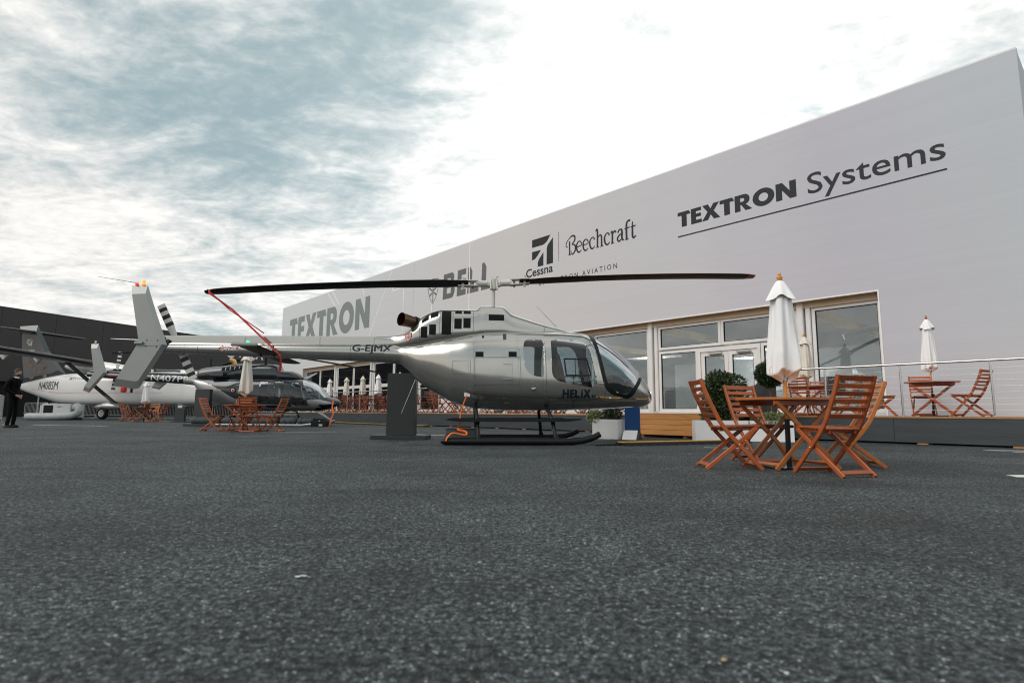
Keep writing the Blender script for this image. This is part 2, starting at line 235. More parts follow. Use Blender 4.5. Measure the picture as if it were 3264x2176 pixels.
# ------------------------------------------------------------------ mesh helpers
class MB:
    def __init__(s): s.v = []; s.f = []; s.sm = []; s.mi = []; s.cur = 0
    def add(s, vs, fs, smooth=False):
        n = len(s.v); s.v += [tuple(p) for p in vs]
        for f in fs: s.f.append(tuple(i+n for i in f)); s.sm.append(smooth); s.mi.append(s.cur)
        return s
    def box(s, x0, x1, y0, y1, z0, z1):
        return s.add([(x0, y0, z0), (x1, y0, z0), (x1, y1, z0), (x0, y1, z0), (x0, y0, z1), (x1, y0, z1), (x1, y1, z1), (x0, y1, z1)],
                     [(0, 3, 2, 1), (4, 5, 6, 7), (0, 1, 5, 4), (1, 2, 6, 5), (2, 3, 7, 6), (3, 0, 4, 7)])
    def cbox(s, x0, x1, y0, y1, z0, z1, c=.006):
        """box with chamfered edges"""
        bm = bmesh.new(); bmesh.ops.create_cube(bm, size=1)
        for v in bm.verts: v.co = ((x0+x1)/2+v.co.x*(x1-x0), (y0+y1)/2+v.co.y*(y1-y0), (z0+z1)/2+v.co.z*(z1-z0))
        bmesh.ops.bevel(bm, geom=bm.edges[:], offset=c, segments=1, affect='EDGES')
        return s.frombm(bm)
    def frombm(s, bm, smooth=False):
        bm.verts.index_update(); s.add([v.co[:] for v in bm.verts], [[v.index for v in f.verts] for f in bm.faces], smooth); bm.free(); return s
    def sweep(s, pts, w, t, wax=(0, 1, 0), ch=.2, closed_caps=True):
        """flat bar along a polyline; width along wax, thickness across; chamfered"""
        W = Vector(wax).normalized(); P = [Vector(p) for p in pts]; vs = []; n = len(P)
        c = min(w, t)*ch
        for i, p in enumerate(P):
            tg = (P[min(i+1, n-1)]-P[max(i-1, 0)]).normalized(); T = tg.cross(W).normalized(); Wn = T.cross(tg).normalized()
            for a, b in ((w/2-c, t/2), (w/2, t/2-c), (w/2, -t/2+c), (w/2-c, -t/2), (-w/2+c, -t/2), (-w/2, -t/2+c), (-w/2, t/2-c), (-w/2+c, t/2)):
                vs.append(p+Wn*a+T*b)
        fs = []
        for i in range(n-1):
            for j in range(8):
                k = (j+1) % 8; fs.append((i*8+j, i*8+k, (i+1)*8+k, (i+1)*8+j))
        fs.append(tuple(range(7, -1, -1))); fs.append(tuple((n-1)*8+j for j in range(8)))
        return s.add(vs, fs)
    def bar(s, a, b, w, t, wax=(0, 1, 0), ch=.2): return s.sweep([a, b], w, t, wax, ch)
    def tube(s, pts, r, seg=10, caps=True, sq=None):
        P = [Vector(p) for p in pts]; n = len(P); rs = r if isinstance(r, (list, tuple)) else [r]*n
        vs = []; tg0 = (P[1]-P[0]).normalized(); up = Vector((0, 0, 1)) if abs(tg0.z) < .9 else Vector((1, 0, 0)); U = (up - tg0*up.dot(tg0)).normalized()
        for i, p in enumerate(P):
            tg = (P[min(i+1, n-1)]-P[max(i-1, 0)]).normalized(); U = (U - tg*U.dot(tg)).normalized(); V = tg.cross(U)
            for j in range(seg):
                a = 2*math.pi*j/seg; vs.append(p+(U*math.cos(a)*(sq or 1)+V*math.sin(a))*rs[i])
        fs = [(i*seg+j, i*seg+(j+1) % seg, (i+1)*seg+(j+1) % seg, (i+1)*seg+j) for i in range(n-1) for j in range(seg)]
        s.add(vs, fs, True)
        if caps: s.add([vs[j] for j in range(seg)], [tuple(range(seg-1, -1, -1))]); s.add(vs[-seg:], [tuple(range(seg))])
        return s
    def lathe(s, prof, seg=20, c=(0, 0, 0), fn=None, smooth=True):
        vs = []; n = len(prof)
        for i, (r, z) in enumerate(prof):
            for j in range(seg):
                a = 2*math.pi*j/seg; rr, zz = (r, z) if fn is None else fn(r, z, a, i)
                vs.append((c[0]+rr*math.cos(a), c[1]+rr*math.sin(a), c[2]+zz))
        return s.add(vs, [(i*seg+j, i*seg+(j+1) % seg, (i+1)*seg+(j+1) % seg, (i+1)*seg+j) for i in range(n-1) for j in range(seg)], smooth)
    def prism(s, poly, axis, a, b, scale2=None):
        """polygon extruded along an axis ('x','y','z') from a to b"""
        def put(p, t): return {'y': (p[0], t, p[1]), 'x': (t, p[0], p[1]), 'z': (p[0], p[1], t)}[axis]
        n = len(poly); vs = [put(p, a) for p in poly]+[put(p, b) for p in poly]
        fs = [(i, (i+1) % n, n+(i+1) % n, n+i) for i in range(n)]+[tuple(range(n-1, -1, -1)), tuple(range(n, 2*n))]
        bm = bmesh.new(); V = [bm.verts.new(p) for p in vs]
        for f in fs: bm.faces.new([V[i] for i in f])
        bmesh.ops.recalc_face_normals(bm, faces=bm.faces[:]); bm.normal_update()
        return s.frombm(bm)
    def xf(s, mtx):
        s.v = [tuple(mtx @ Vector(p)) for p in s.v]; return s
    def mesh(s, name, mats):
        me = bpy.data.meshes.new(name); me.from_pydata(s.v, [], s.f); mats = mats if isinstance(mats, (list, tuple)) else [mats]
        for m in mats: me.materials.append(M[m] if isinstance(m, str) else m)
        me.polygons.foreach_set('use_smooth', s.sm); me.polygons.foreach_set('material_index', s.mi); me.update(); return me
    def build(s, name, mats, parent=None):
        return link(name, s.mesh(name, mats), parent)
def link(name, me, parent=None):
    o = bpy.data.objects.new(name, me); COL.objects.link(o)
    if parent is not None: o.parent = parent
    return o
def thing(name, label, cat, loc=(0, 0, 0), rz=0, group=None):
    o = bpy.data.objects.new(name, None); COL.objects.link(o); o.location = loc; o.rotation_euler = (0, 0, rz); o.empty_display_size = .2
    return tag(o, label, cat, group)
def tag(o, label, cat, group=None):
    o['label'] = label; o['category'] = cat
    if group: o['group'] = group
    return o
def structure(o): o['kind'] = 'structure'; return o

_TMP = []
def curve_mesh(cu):
    ob = bpy.data.objects.new('tmp_curve', cu); COL.objects.link(ob)
    dg = bpy.context.evaluated_depsgraph_get(); dg.update()
    me = ob.evaluated_get(dg).to_mesh()
    vs = [tuple(v.co[:2]) for v in me.vertices]; fs = [tuple(p.vertices) for p in me.polygons]
    ob.evaluated_get(dg).to_mesh_clear(); bpy.data.objects.remove(ob); bpy.data.curves.remove(cu)
    return vs, fs
def text2d(t, bold=0.0, spacing=1.0, shear=0.0):
    cu = bpy.data.curves.new('tmp_text', 'FONT'); cu.body = t; cu.size = 1; cu.offset = bold; cu.space_character = spacing; cu.shear = shear; cu.resolution_u = 4; cu.fill_mode = 'BOTH'
    return curve_mesh(cu)
def fill2d(loops):
    cu = bpy.data.curves.new('tmp_fill', 'CURVE'); cu.dimensions = '2D'; cu.fill_mode = 'BOTH'
    for lp in loops:
        sp = cu.splines.new('POLY'); sp.points.add(len(lp)-1)
        for i, (x, y) in enumerate(lp): sp.points[i].co = (x, y, 0, 1)
        sp.use_cyclic_u = True
    return curve_mesh(cu)
def fit(g, x0, x1, y0=None, y1=None):
    vs, fs = g; a = np.array(vs); mn = a.min(0); mx = a.max(0); sx = (x1-x0)/(mx[0]-mn[0])
    sy = sx if y1 is None else (y1-y0)/(mx[1]-mn[1])
    return [((v[0]-mn[0])*sx+x0, (v[1]-mn[1])*sy+(y0 or 0)) for v in vs], fs
def merge2d(parts):
    V = []; F = []
    for vs, fs in parts:
        n = len(V); V += vs; F += [tuple(i+n for i in f) for f in fs]
    return V, F
def place2d(g, put, flip=False):
    vs, fs = g
    return MB().add([put(x, y) for x, y in vs], [f[::-1] if flip else f for f in fs])
def arc(cx, cy, rx, ry, a0, a1, n=10): return [(cx+rx*math.cos(R(a0+(a1-a0)*i/n)), cy+ry*math.sin(R(a0+(a1-a0)*i/n))) for i in range(n+1)]

# heavy display capitals, unit height
def glyph(ch):
    s = .30
    if ch == 'T': return [[(0, 1), (.70, 1), (.82, .76), (.56, .76), (.56, 0), (.24, 0), (.24, .76), (0, .76)]], .80
    if ch == 'E': return [[(0, 1), (.62, 1), (.62, .78), (.30, .78), (.30, .62), (.60, .62), (.60, .41), (.30, .41), (.30, .22), (.64, .22), (.64, 0), (0, 0)]], .66
    if ch == 'X': return [[(0, 1), (.34, 1), (.48, .70), (.64, 1), (.98, 1), (.66, .52), (1.02, 0), (.66, 0), (.48, .32), (.32, 0), (-.04, 0), (.30, .52)]], .98
    if ch == 'R': return [[(0, 1)]+[(.50, 1)]+arc(.52, .68, .28, .32, 90, -75, 10)+[(.92, 0), (.56, 0), (.34, .38), (.30, .38), (.30, 0), (0, 0)], [(.30, .78)]+[(.30, .56)]+arc(.42, .67, .10, .11, -90, 90, 8)], .92
    if ch == 'O': return [arc(.55, .5, .55, .53, 0, 354, 40), arc(.55, .5, .24, .25, 0, 351, 30)], 1.14
    if ch == 'N': return [[(0, 1), (.32, 1), (.66, .46), (.66, 1), (.97, 1), (.97, 0), (.66, 0), (.30, .56), (.30, 0), (0, 0)]], 1.0
    if ch == 'B': return [[(0, 1), (.62, 1)]+arc(.62, .80, .20, .20, 80, -40, 6)+arc(.66, .30, .24, .30, 50, -80, 6)+[(.60, 0), (0, 0)], [(.30, .80), (.30, .62), (.56, .62), (.56, .80)], [(.30, .42), (.30, .20), (.60, .20), (.60, .42)]], .98
    if ch == 'L': return [[(0, 1), (.16, 1), (.30, .82), (.30, .24), (.70, .24), (.78, .10), (.78, 0), (0, 0)]], .86
    if ch == 'H': return [[(0, 1), (.24, 1), (.24, .62), (.62, .62), (.62, 1), (.86, 1), (.86, 0), (.62, 0), (.62, .40), (.24, .40), (.24, 0), (0, 0)]], .96
    if ch == 'i': return [[(0, .74), (.22, .74), (.22, 0), (0, 0)], [(0, 1), (.22, 1), (.22, .82), (0, .82)]], .30
def heavy(word, gap=.06, shear=0):
    parts = []; x = 0
    for ch in word:
        lp, w = glyph(ch); vs, fs = fill2d(lp); parts.append(([(a+x+b*shear, b) for a, b in vs], fs)); x += w+gap
    return merge2d(parts)
# book serif letters drawn with a broad pen: strokes of (x, y, width)
SER = {
 'B': (.78, [[(.16, 1.0, .05), (.45, 1.14, .10), (.68, 1.05, .12), (.66, .80, .11), (.42, .62, .05)], [(.16, 1.0, .05), (-.05, .78, .07), (-.06, .55, .06), (.06, .52, .06)], [(.42, .62, .05), (.70, .50, .11), (.72, .20, .12), (.52, .0, .09), (.36, .08, .06), (.38, .22, .05)], [(.23, .84, .11), (.23, .0, .11)], [(.12, .0, .05), (.34, .0, .05)]]),
 'e': (.55, [[(.06, .36, .06), (.46, .40, .05), (.44, .58, .08), (.28, .68, .06), (.10, .56, .10), (.06, .32, .12), (.14, .08, .11), (.30, .0, .08), (.47, .12, .04)]]),
 'c': (.52, [[(.44, .52, .11), (.36, .67, .06), (.22, .66, .06), (.09, .52, .10), (.06, .32, .12), (.14, .08, .11), (.30, .0, .08), (.47, .12, .04)]]),
 'h': (.66, [[(.02, .98, .04), (.16, 1.02, .12), (.16, .0, .12)], [(.04, .0, .04), (.28, .0, .04)], [(.16, .50, .05), (.34, .68, .07), (.48, .58, .11), (.49, .0, .12)], [(.38, .0, .04), (.62, .0, .04)]]),
 'r': (.46, [[(.02, .62, .04), (.14, .66, .11), (.14, .0, .12)], [(.03, .0, .04), (.27, .0, .04)], [(.14, .46, .05), (.28, .67, .07), (.42, .60, .13)]]),
 'a': (.58, [[(.10, .52, .10), (.22, .67, .06), (.38, .64, .10), (.41, .50, .12), (.41, .10, .12), (.54, .03, .05)], [(.41, .42, .05), (.18, .34, .07), (.07, .16, .11), (.16, .01, .08), (.34, .08, .05)]]),
 'f': (.42, [[(.16, .0, .12), (.16, .80, .12), (.26, 1.02, .08), (.44, 1.04, .10)], [(.04, .0, .04), (.30, .0, .04)], [(.02, .62, .05), (.40, .66, .05)]]),
 't': (.42, [[(.18, .92, .05), (.17, .60, .10), (.17, .10, .12), (.26, .0, .08), (.42, .10, .04)], [(.06, .63, .05), (.40, .66, .05)]])}
def bookserif(word):
    out = []; x = 0
    for ch in word:
        adv, strokes = SER[ch]
        for st in strokes:
            pts = [np.array(p[:2]) for p in st]; ws = [p[2] for p in st]
            Q = []; W = []
            for i in range(len(pts)-1):            # Catmull-Rom
                p0 = pts[max(i-1, 0)]; p1 = pts[i]; p2 = pts[i+1]; p3 = pts[min(i+2, len(pts)-1)]
                for k in range(6):
                    t = k/6; Q.append(.5*((2*p1)+(p2-p0)*t+(2*p0-5*p1+4*p2-p3)*t*t+(3*p1-p0-3*p2+p3)*t**3) if len(pts) > 2 else p1*(1-t)+p2*t); W.append(ws[i]*(1-t)+ws[i+1]*t)
            Q.append(pts[-1]); W.append(ws[-1]); vs = []
            for i, q in enumerate(Q):
                tg = Q[min(i+1, len(Q)-1)]-Q[max(i-1, 0)]; tg = tg/(np.linalg.norm(tg)+1e-9); nn = np.array((-tg[1], tg[0]))*W[i]/2
                vs += [tuple(q+nn+(x, 0)), tuple(q-nn+(x, 0))]
            out.append((vs, [(2*i, 2*i+1, 2*i+3, 2*i+2) for i in range(len(Q)-1)]))
        x += adv
    return out

# ================================================================== SETTING
g = MB().add([(-900, -900, 0), (900, -900, 0), (900, 900, 0), (-900, 900, 0)], [(0, 1, 2, 3)]).build('ground', 'asphalt'); structure(g)
def marking(name, pts):
    n = 14; vs = []; r = random.Random(len(pts)*7+int(pts[0][0]*10))
    a, b, c, d = [Vector((*p, .004)) for p in pts]
    for i in range(n+1):
        t = i/n; vs += [a.lerp(b, t)+Vector((r.uniform(-.01, .01), r.uniform(-.012, .012), 0)), d.lerp(c, t)+Vector((r.uniform(-.01, .01), r.uniform(-.012, .012), 0))]
    return structure(MB().add(vs, [(2*i, 2*i+2, 2*i+3, 2*i+1) for i in range(n)]).build(name, 'white_line'))
marking('road_marking', [(-17.9, 21.4), (-14.8, 20.9), (-14.75, 21.15), (-17.85, 21.65)])
marking('road_marking', [(7.9, 9.55), (9.5, 9.5), (9.5, 9.66), (7.9, 9.70)])
marking('road_marking', [(7.95, 9.08), (9.3, 8.95), (9.3, 9.07), (7.95, 9.2)])
marking('road_marking', [(4.72, 5.42), (5.9, 5.2), (5.9, 5.62), (4.80, 5.62)])
marking('road_marking', [(-7.2, 15.2), (-5.0, 16.6), (-5.06, 16.7), (-7.26, 15.3)])
marking('road_marking', [(-3.0, 15.1), (-1.6, 14.3), (-1.52, 14.4), (-2.92, 15.2)])
marking('road_marking', [(.1, 14.0), (2.2, 12.9), (2.26, 13.0), (.16, 14.1)])
marking('road_marking', [(3.3, 9.9), (4.0, 9.7), (4.02, 9.78), (3.32, 9.98)])
def tar_seam(pts, w, seed):
    r = random.Random(seed); P = [Vector((*p, .003)) for p in pts]; vs = []; n = 60
    for i in range(n+1):
        t = i/n*(len(P)-1); k = min(int(t), len(P)-2); q = P[k].lerp(P[k+1], t-k); d = (P[k+1]-P[k]).normalized(); nn = Vector((-d.y, d.x, 0)); j = r.gauss(0, .018); ww = w*r.uniform(.35, 1.0)
        vs += [q+nn*(j-ww/2), q+nn*(j+ww/2)]
    structure(MB().add(vs, [(2*i, 2*i+2, 2*i+3, 2*i+1) for i in range(n)]).build('tar_seam', 'tar'))
mat('tar', (.010, .011, .012), .55, var=.3, vscale=20)
tar_seam([(-9.0, 9.6), (-5.0, 10.3), (-1.6, 10.1), (-.5, 10.0)], .05, 1); tar_seam([(-12.5, 13.2), (-7.5, 12.6), (-3.2, 12.0)], .06, 2); tar_seam([(.6, 7.6), (2.0, 7.9), (5.5, 8.3), (8.5, 8.4)], .04, 3); tar_seam([(-1.1, 5.2), (-.5, 5.35), (-.1, 5.3)], .025, 4)
# low wooded hills beyond the airfield, behind the camera: they show only in the glossy flanks
def hills():
    mb = MB(); n = 90; rows = []
    for i in range(n+1):
        a = R(185+170*i/n); r0 = 260; h = 9+7*math.sin(i*.31)+4*math.sin(i*.83+1)+2.5*math.sin(i*2.1)
        rows.append([(r0*math.cos(a), r0*math.sin(a), -.5), ((r0+25)*math.cos(a), (r0+25)*math.sin(a), h*.7), ((r0+60)*math.cos(a), (r0+60)*math.sin(a), h), ((r0+130)*math.cos(a), (r0+130)*math.sin(a), -.5)])
    vs = [p for r in rows for p in r]
    mb.add(vs, [(i*4+j, (i+1)*4+j, (i+1)*4+j+1, i*4+j+1) for i in range(n) for j in range(3)], True)
    structure(mb.build('hills', 'hill'))
hills()

# ------------------------------------------------------------------ the long pavilion; local x runs to the right along the front, y into the building
DV = Vector((-0.66669141, 0.74533386, 0)); NV = Vector((0.74533386, 0.66669141, 0)); PRZ = math.atan2(-0.74533386, 0.66669141)
PO = NV*16.8
def pw(x, y, z=0): return PO - DV*x + NV*y + Vector((0, 0, z))      # pavilion local -> world
pav = thing('pavilion', 'long pale grey event pavilion with company names across its tall front', 'building', PO, PRZ)
ZT, ZH, ZD = 9.02, 3.82, .56
XL, XR, WL, WR = -47.2, -1.35, -42.4, -4.5
MB().prism([(XL, 0), (WL, 0), (WL, ZH), (-27.13, ZH), (-27.13, ZT), (XL, ZT)], 'y', 0, .14).build('cladding_panel', 'banner', pav)
MB().prism([(-27.118, ZH), (-24.45, ZH), (-24.45, 0), (-16.88, 0), (-16.88, ZH), (WR, ZH), (WR, 0), (XR, 0), (XR, ZT), (-27.118, ZT)], 'y', 0, .14).build('cladding_panel', 'banner', pav)
MB().box(XL, XR, .02, .22, ZT+.002, ZT+.05).build('coping', 'alu', pav)
MB().box(XR-.16, XR-.002, .142, 20, 0, ZT-.02).build('side_wall', 'banner', pav)
MB().box(XL+.002, XL+.16, .142, 20, 0, ZT-.02).build('side_wall', 'banner', pav)
MB().box(XL+.2, XR-.2, .142, 20, 6.9, 7.0).build('roof', 'tent_cloth', pav)
MB().box(XL+.2, XR-.2, 20, 20.15, 0, ZT-.2).build('back_wall', 'inner_white', pav)
MB().box(WL, -24.46, .141, .62, ZH, ZH+.04).build('soffit', 'alu', pav); MB().box(-16.87, WR, .141, .62, ZH, ZH+.04).build('soffit', 'alu', pav)
for a in ((WL, -24.46, ZH-.035, ZH-.001), (-16.87, WR+.03, ZH-.035, ZH-.001), (-16.90, -16.872, ZD, ZH-.036), (WR+.001, WR+.035, ZD, ZH-.036)):
    MB().box(a[0], a[1], -.012, .13, a[2], a[3]).build('opening_trim', 'print_light', pav)
MB().box(WR+.001, WR+.02, .141, .40, ZD, ZH-.001).build('reveal', 'alu', pav); MB().box(WL-.02, WL-.001, .141, .40, ZD, ZH-.001).build('reveal', 'alu', pav); MB().box(-16.90, -16.885, .141, .40, ZD, ZH-.001).build('reveal', 'alu', pav); MB().box(-24.445, -24.43, .141, .40, ZD, ZH-.001).build('reveal', 'alu', pav)
# lettering printed on the banner
PF = -.004
def wall_print(g, m, name='lettering', y=PF):
    return place2d(g, lambda a, b: (a, y, b)).build(name, m, pav)
wall_print(fit(heavy('TEXTRON'), -45.5, -32.2, 5.78, 7.92), 'print_sage')
wall_print(fit(heavy('TEXTRON', .03), -10.28, -6.36, 6.88, 7.44), 'print_dark')
wall_print(fit(text2d('Systems', .006), -6.05, -2.82, 6.66, 7.47), 'print_dark')
MB().box(-10.3, -2.82, PF, -.001, 6.555, 6.60).build('underline', 'print_dark', pav)
wall_print(fit(heavy('BELL', .10, .06), -24.25, -20.15, 6.42, 7.75), 'print_grey')
shp = lambda u, v: (-25.66+u*.98, 7.72-v*1.40)
sho = [(0, .04), (.5, 0), (1, .04), (1, .45), (.82, .74), (.5, 1), (.18, .74), (0, .45)]
wall_print(fill2d([[shp(*p) for p in sho], [shp(.5+(u-.5)*.90, .5+(v-.5)*.93) for u, v in sho]]), 'print_grey', 'emblem')
wall_print(merge2d([fill2d([[shp(*p) for p in q]]) for q in ([(.46, .30), (.54, .30), (.53, .92), (.47, .92)], [(.14, .30), (.44, .44), (.44, .50), (.12, .38)], [(.86, .30), (.56, .44), (.56, .50), (.88, .38)], [(.16, .62), (.44, .52), (.44, .58), (.22, .68)], [(.84, .62), (.56, .52), (.56, .58), (.78, .68)], [(.06, .20), (.94, .20), (.94, .225), (.06, .225)])]), 'print_grey', 'emblem', PF-.002)
lg = lambda u, v: (-17.5+u*1.27, 8.10-v*1.26)
wall_print(merge2d([fill2d([[lg(*p) for p in q]]) for q in (
    [(0, 0), (.88, 0), (.72, .2), (.62, .25), (.53, .278), (0, .275)], [(1, .12), (1, 1), (.70, 1), (.71, .42), (.76, .32)],
    [(0, .425), (.44, .435), (.25, .62), (.14, .70), (0, .72)], [(.55, .54), (.55, 1), (.28, 1), (.28, .86), (.33, .75)])]), 'print_dark', 'emblem')
wall_print(fit(text2d('Cessna', .018), -17.88, -16.24, 6.46, 6.84), 'print_dark')
MB().box(-15.91, -15.885, PF, -.001, 6.85, 8.1).build('divider_line', 'print_grey', pav)
bee = bookserif('Beechcraft'); allv = np.array([v for p in bee for v in p[0]]); mn, mxv = allv.min(0), allv.max(0)
mbB = MB()
for i, (vs, fs) in enumerate(bee):
    mbB.add([(-15.5+(x-mn[0])/(mxv[0]-mn[0])*3.5, PF-.0006*i, 6.96+(y-mn[1])/(mxv[1]-mn[1])*.83) for x, y in vs], fs)
mbB.build('lettering', 'print_dark', pav)
wall_print(fit(text2d('BY TEXTRON AVIATION', .004, 1.55), -17.07, -12.9, 5.99, 6.19), 'print_dark')
# pale rules printed on the left banner
for (x0, z0, x1, z1) in ((-38.6, 9.0, -37.3, 7.9), (-37.8, 9.0, -36.6, 7.9), (-33.6, 9.0, -33.0, 8.0), (-32.2, 5.2, -29.6, 8.95), (-29.4, 7.7, -28.25, 7.75), (-28.22, 4.0, -28.18, 7.75), (-46.8, 6.3, -45.4, 6.45), (-22.0, 3.9, -21.97, 9.0), (-25.3, 3.9, -25.27, 6.3), (-29.5, 7.7, -29.3, 8.3)):
    MB().bar((x0, PF+.0005, z0), (x1, PF+.0005, z1), .07, .003, (z1-z0, 0, -(x1-x0)) if True else None, 0.05).build('printed_rule', 'print_light', pav)
# window front: columns every 5.125 m
YW = .36
cols = [-6.44-5.125*k for k in range(8)]
for x in (cols[0], cols[1], cols[4], cols[5], cols[6]):
    MB().cbox(x-.20, x-.02, YW-.16, YW+.14, ZD, ZH, .02).build('column', 'alu', pav)
    MB().cbox(x+.02, x+.16, YW-.10, YW+.14, ZD, ZH, .02).build('column', 'alu', pav)
def frame_rect(x0, x1, z0, z1, w=.06, d=.10, y=YW, parent=None, name='window', pane='pane'):
    """a glazed unit: frame with a pane"""
    f = MB(); f.box(x0, x1, y-d/2, y+d/2, z0, z0+w); f.box(x0, x1, y-d/2, y+d/2, z1-w, z1); f.box(x0, x0+w, y-d/2, y+d/2, z0+w, z1-w); f.box(x1-w, x1, y-d/2, y+d/2, z0+w, z1-w)
    o = f.build(name, 'alu', parent or pav)
    gk = MB(); 
    for a, b, c_, e in ((x0+w, x1-w, z0+w, z0+w+.02), (x0+w, x1-w, z1-w-.02, z1-w), (x0+w, x0+w+.018, z0+w+.02, z1-w-.02), (x1-w-.018, x1-w, z0+w+.02, z1-w-.02)): gk.box(a, b, y-.028, y+.02, c_, e)
    gk.build('gasket', 'black_matt', o)
    MB().box(x0+w-.004, x1-w+.004, y-.006, y+.006, z0+w-.004, z1-w+.004).build('pane', pane, o)
    return o
ZS, ZTR = ZD+.10, 2.74
for xa, xb in ((WL, -24.46), (-16.88, WR)):
    MB().box(xa, xb, YW-.10, YW+.10, ZD-.1, ZS-.002).build('sill', 'alu', pav)
    MB().box(xa, xb, YW-.11, YW+.11, ZH-.20, ZH-.002).build('head_beam', 'beam_cream', pav)
ZTOP = ZH-.205
frame_rect(-6.26, WR-.02, ZS, ZTOP, .09)
# bay with the double door
xa, xb = -11.39, -6.66
frame_rect(xa, -9.05, ZTR+.05, ZTOP, .09); frame_rect(-9.04, xb, ZTR+.05, ZTOP, .09)
frame_rect(xa, -9.88, ZS, ZTR, .09); frame_rect(-7.77, xb, ZS, ZTR, .09)
MB().box(-9.87, -7.78, YW-.08, YW+.08, 2.60, ZTR-.003).build('door_frame', 'alu', pav)
MB().box(-9.87, -9.78, YW-.08, YW+.08, ZS, 2.598).build('door_frame', 'alu', pav); MB().box(-7.87, -7.78, YW-.08, YW+.08, ZS, 2.598).build('door_frame', 'alu', pav)
for x0, x1, hx in ((-9.77, -8.83, -8.95), (-8.82, -7.88, -8.70)):
    dr = frame_rect(x0, x1, ZS, 2.59, .13, .07, YW-.01, None, 'door')
    MB().tube([(hx, YW-.13, 1.45), (hx, YW-.13, 1.85)], .014, 8).build('handle', 'steel', dr)
    MB().cbox(x0+.3, x0+.75, YW-.14, YW-.05, 2.50, 2.56, .01).build('closer', 'alu_metal', dr)
for k in (1, 3, 4, 5, 6):
    x1 = cols[k]-.22 if k != 3 else -24.47; x0 = -16.86 if k == 1 else (cols[k+1]+.18 if k < 6 else WL+.02); xm = (x0+x1)/2; pn = 'pane' if k < 3 else 'pane_dark'
    halves = [(x0, x1)] if k == 3 else [(x0, xm-.03), (xm+.03, x1)]
    for a, b in halves:
        if k == 1: frame_rect(a, b, ZS, ZTOP, .09, pane=pn)
        else: frame_rect(a, b, ZTR-.55, ZTOP, .09, pane=pn); frame_rect(a, b, ZS, ZTR-.56, .09, pane=pn)
# interior
MB().box(XL+.2, XR-.2, YW+.12, 19.9, ZD-.06, ZD).build('inner_floor', 'inner_floor', pav)
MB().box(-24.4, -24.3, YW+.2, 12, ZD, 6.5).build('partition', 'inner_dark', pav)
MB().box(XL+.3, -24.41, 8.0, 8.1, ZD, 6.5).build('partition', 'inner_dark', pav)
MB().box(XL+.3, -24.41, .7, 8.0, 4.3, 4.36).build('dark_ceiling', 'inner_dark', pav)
MB().box(-24.2, XR-.3, 9.0, 9.1, ZD, 3.4).build('partition', 'inner_grey', pav)
for x in cols[:2]+[-16.5, -2.2]:
    MB().bar((x-.1, .55, 3.60), (x-.1, 9.0, 3.60), .24, .26, (1, 0, 0), .08).build('roof_beam', 'beam_cream', pav); MB().bar((x-.1, .55, 3.75), (x-.1, 9.0, 5.2), .10, .12, (1, 0, 0), .08).build('roof_beam', 'beam_cream', pav)
for x in [-3.5, -9.0, -14.2, -19.3]:
    MB().bar((x-2.4, 3.2, 4.5), (x+2.4, 3.2, 4.5), .16, .2, (0, 1, 0), .1).build('purlin', 'beam_cream', pav); MB().bar((x-2.4, 6.6, 5.4), (x+2.4, 6.6, 5.4), .16, .2, (0, 1, 0), .1).build('purlin', 'beam_cream', pav)
MB().box(-11.95, -11.10, 2.2, 2.5, ZD+.05, 2.42).build('display_wall', 'print_light', pav)
MB().box(-8.6, -7.2, 6.2, 6.5, ZD+.004, 2.3).build('display_wall', 'inner_white', pav); MB().box(-8.4, -7.4, 6.185, 6.195, 1.3, 2.0).build('wall_screen', 'panel_black', pav); MB().box(-5.4, -3.6, 3.6, 4.2, ZD+.004, 1.45).build('counter', 'inner_white', pav); MB().box(-3.2, -2.4, 5.2, 5.3, 1.2, 2.4).build('wall_screen', 'panel_black', pav)
MB().box(-15.9, -14.2, 4.2, 4.9, ZD+.004, 1.5).build('counter', 'inner_white', pav)
MB().tube([(-6.2+.35*i, 2.6+.5*math.sin(i*.5), 3.0+.24*math.sin(i*.55)) for i in range(8)], .06, 8, sq=1.6).build('hanging_ring', 'print_light', pav)
for cx, cy in ((-14.6, 4.6), (-9.2, 5.0), (-4.5, 5.6), (-11.5, 7.6)):
    pl_ = bpy.data.lights.new('raft_fill_light', 'POINT'); pl_.energy = 60; pl_.shadow_soft_size = .25; pl_.color = (1, .96, .9); po_ = bpy.data.objects.new('raft_fill_light', pl_); COL.objects.link(po_); po_.parent = pav; po_.location = (cx, cy, 2.7)  # point lamp added under each raft to brighten the room; two rafts are extra
    MB().box(cx-1.2, cx+1.2, cy-.5, cy+.5, 3.05, 3.12).build('ceiling_raft', 'inner_white', pav)
    for i in range(5):
        MB().lathe([(0, 3.043), (.05, 3.043), (.055, 3.052)], 10, (cx-.5+.22*i, cy-.3, 0)).build('spot_lamp', 'lamp_white', pav)

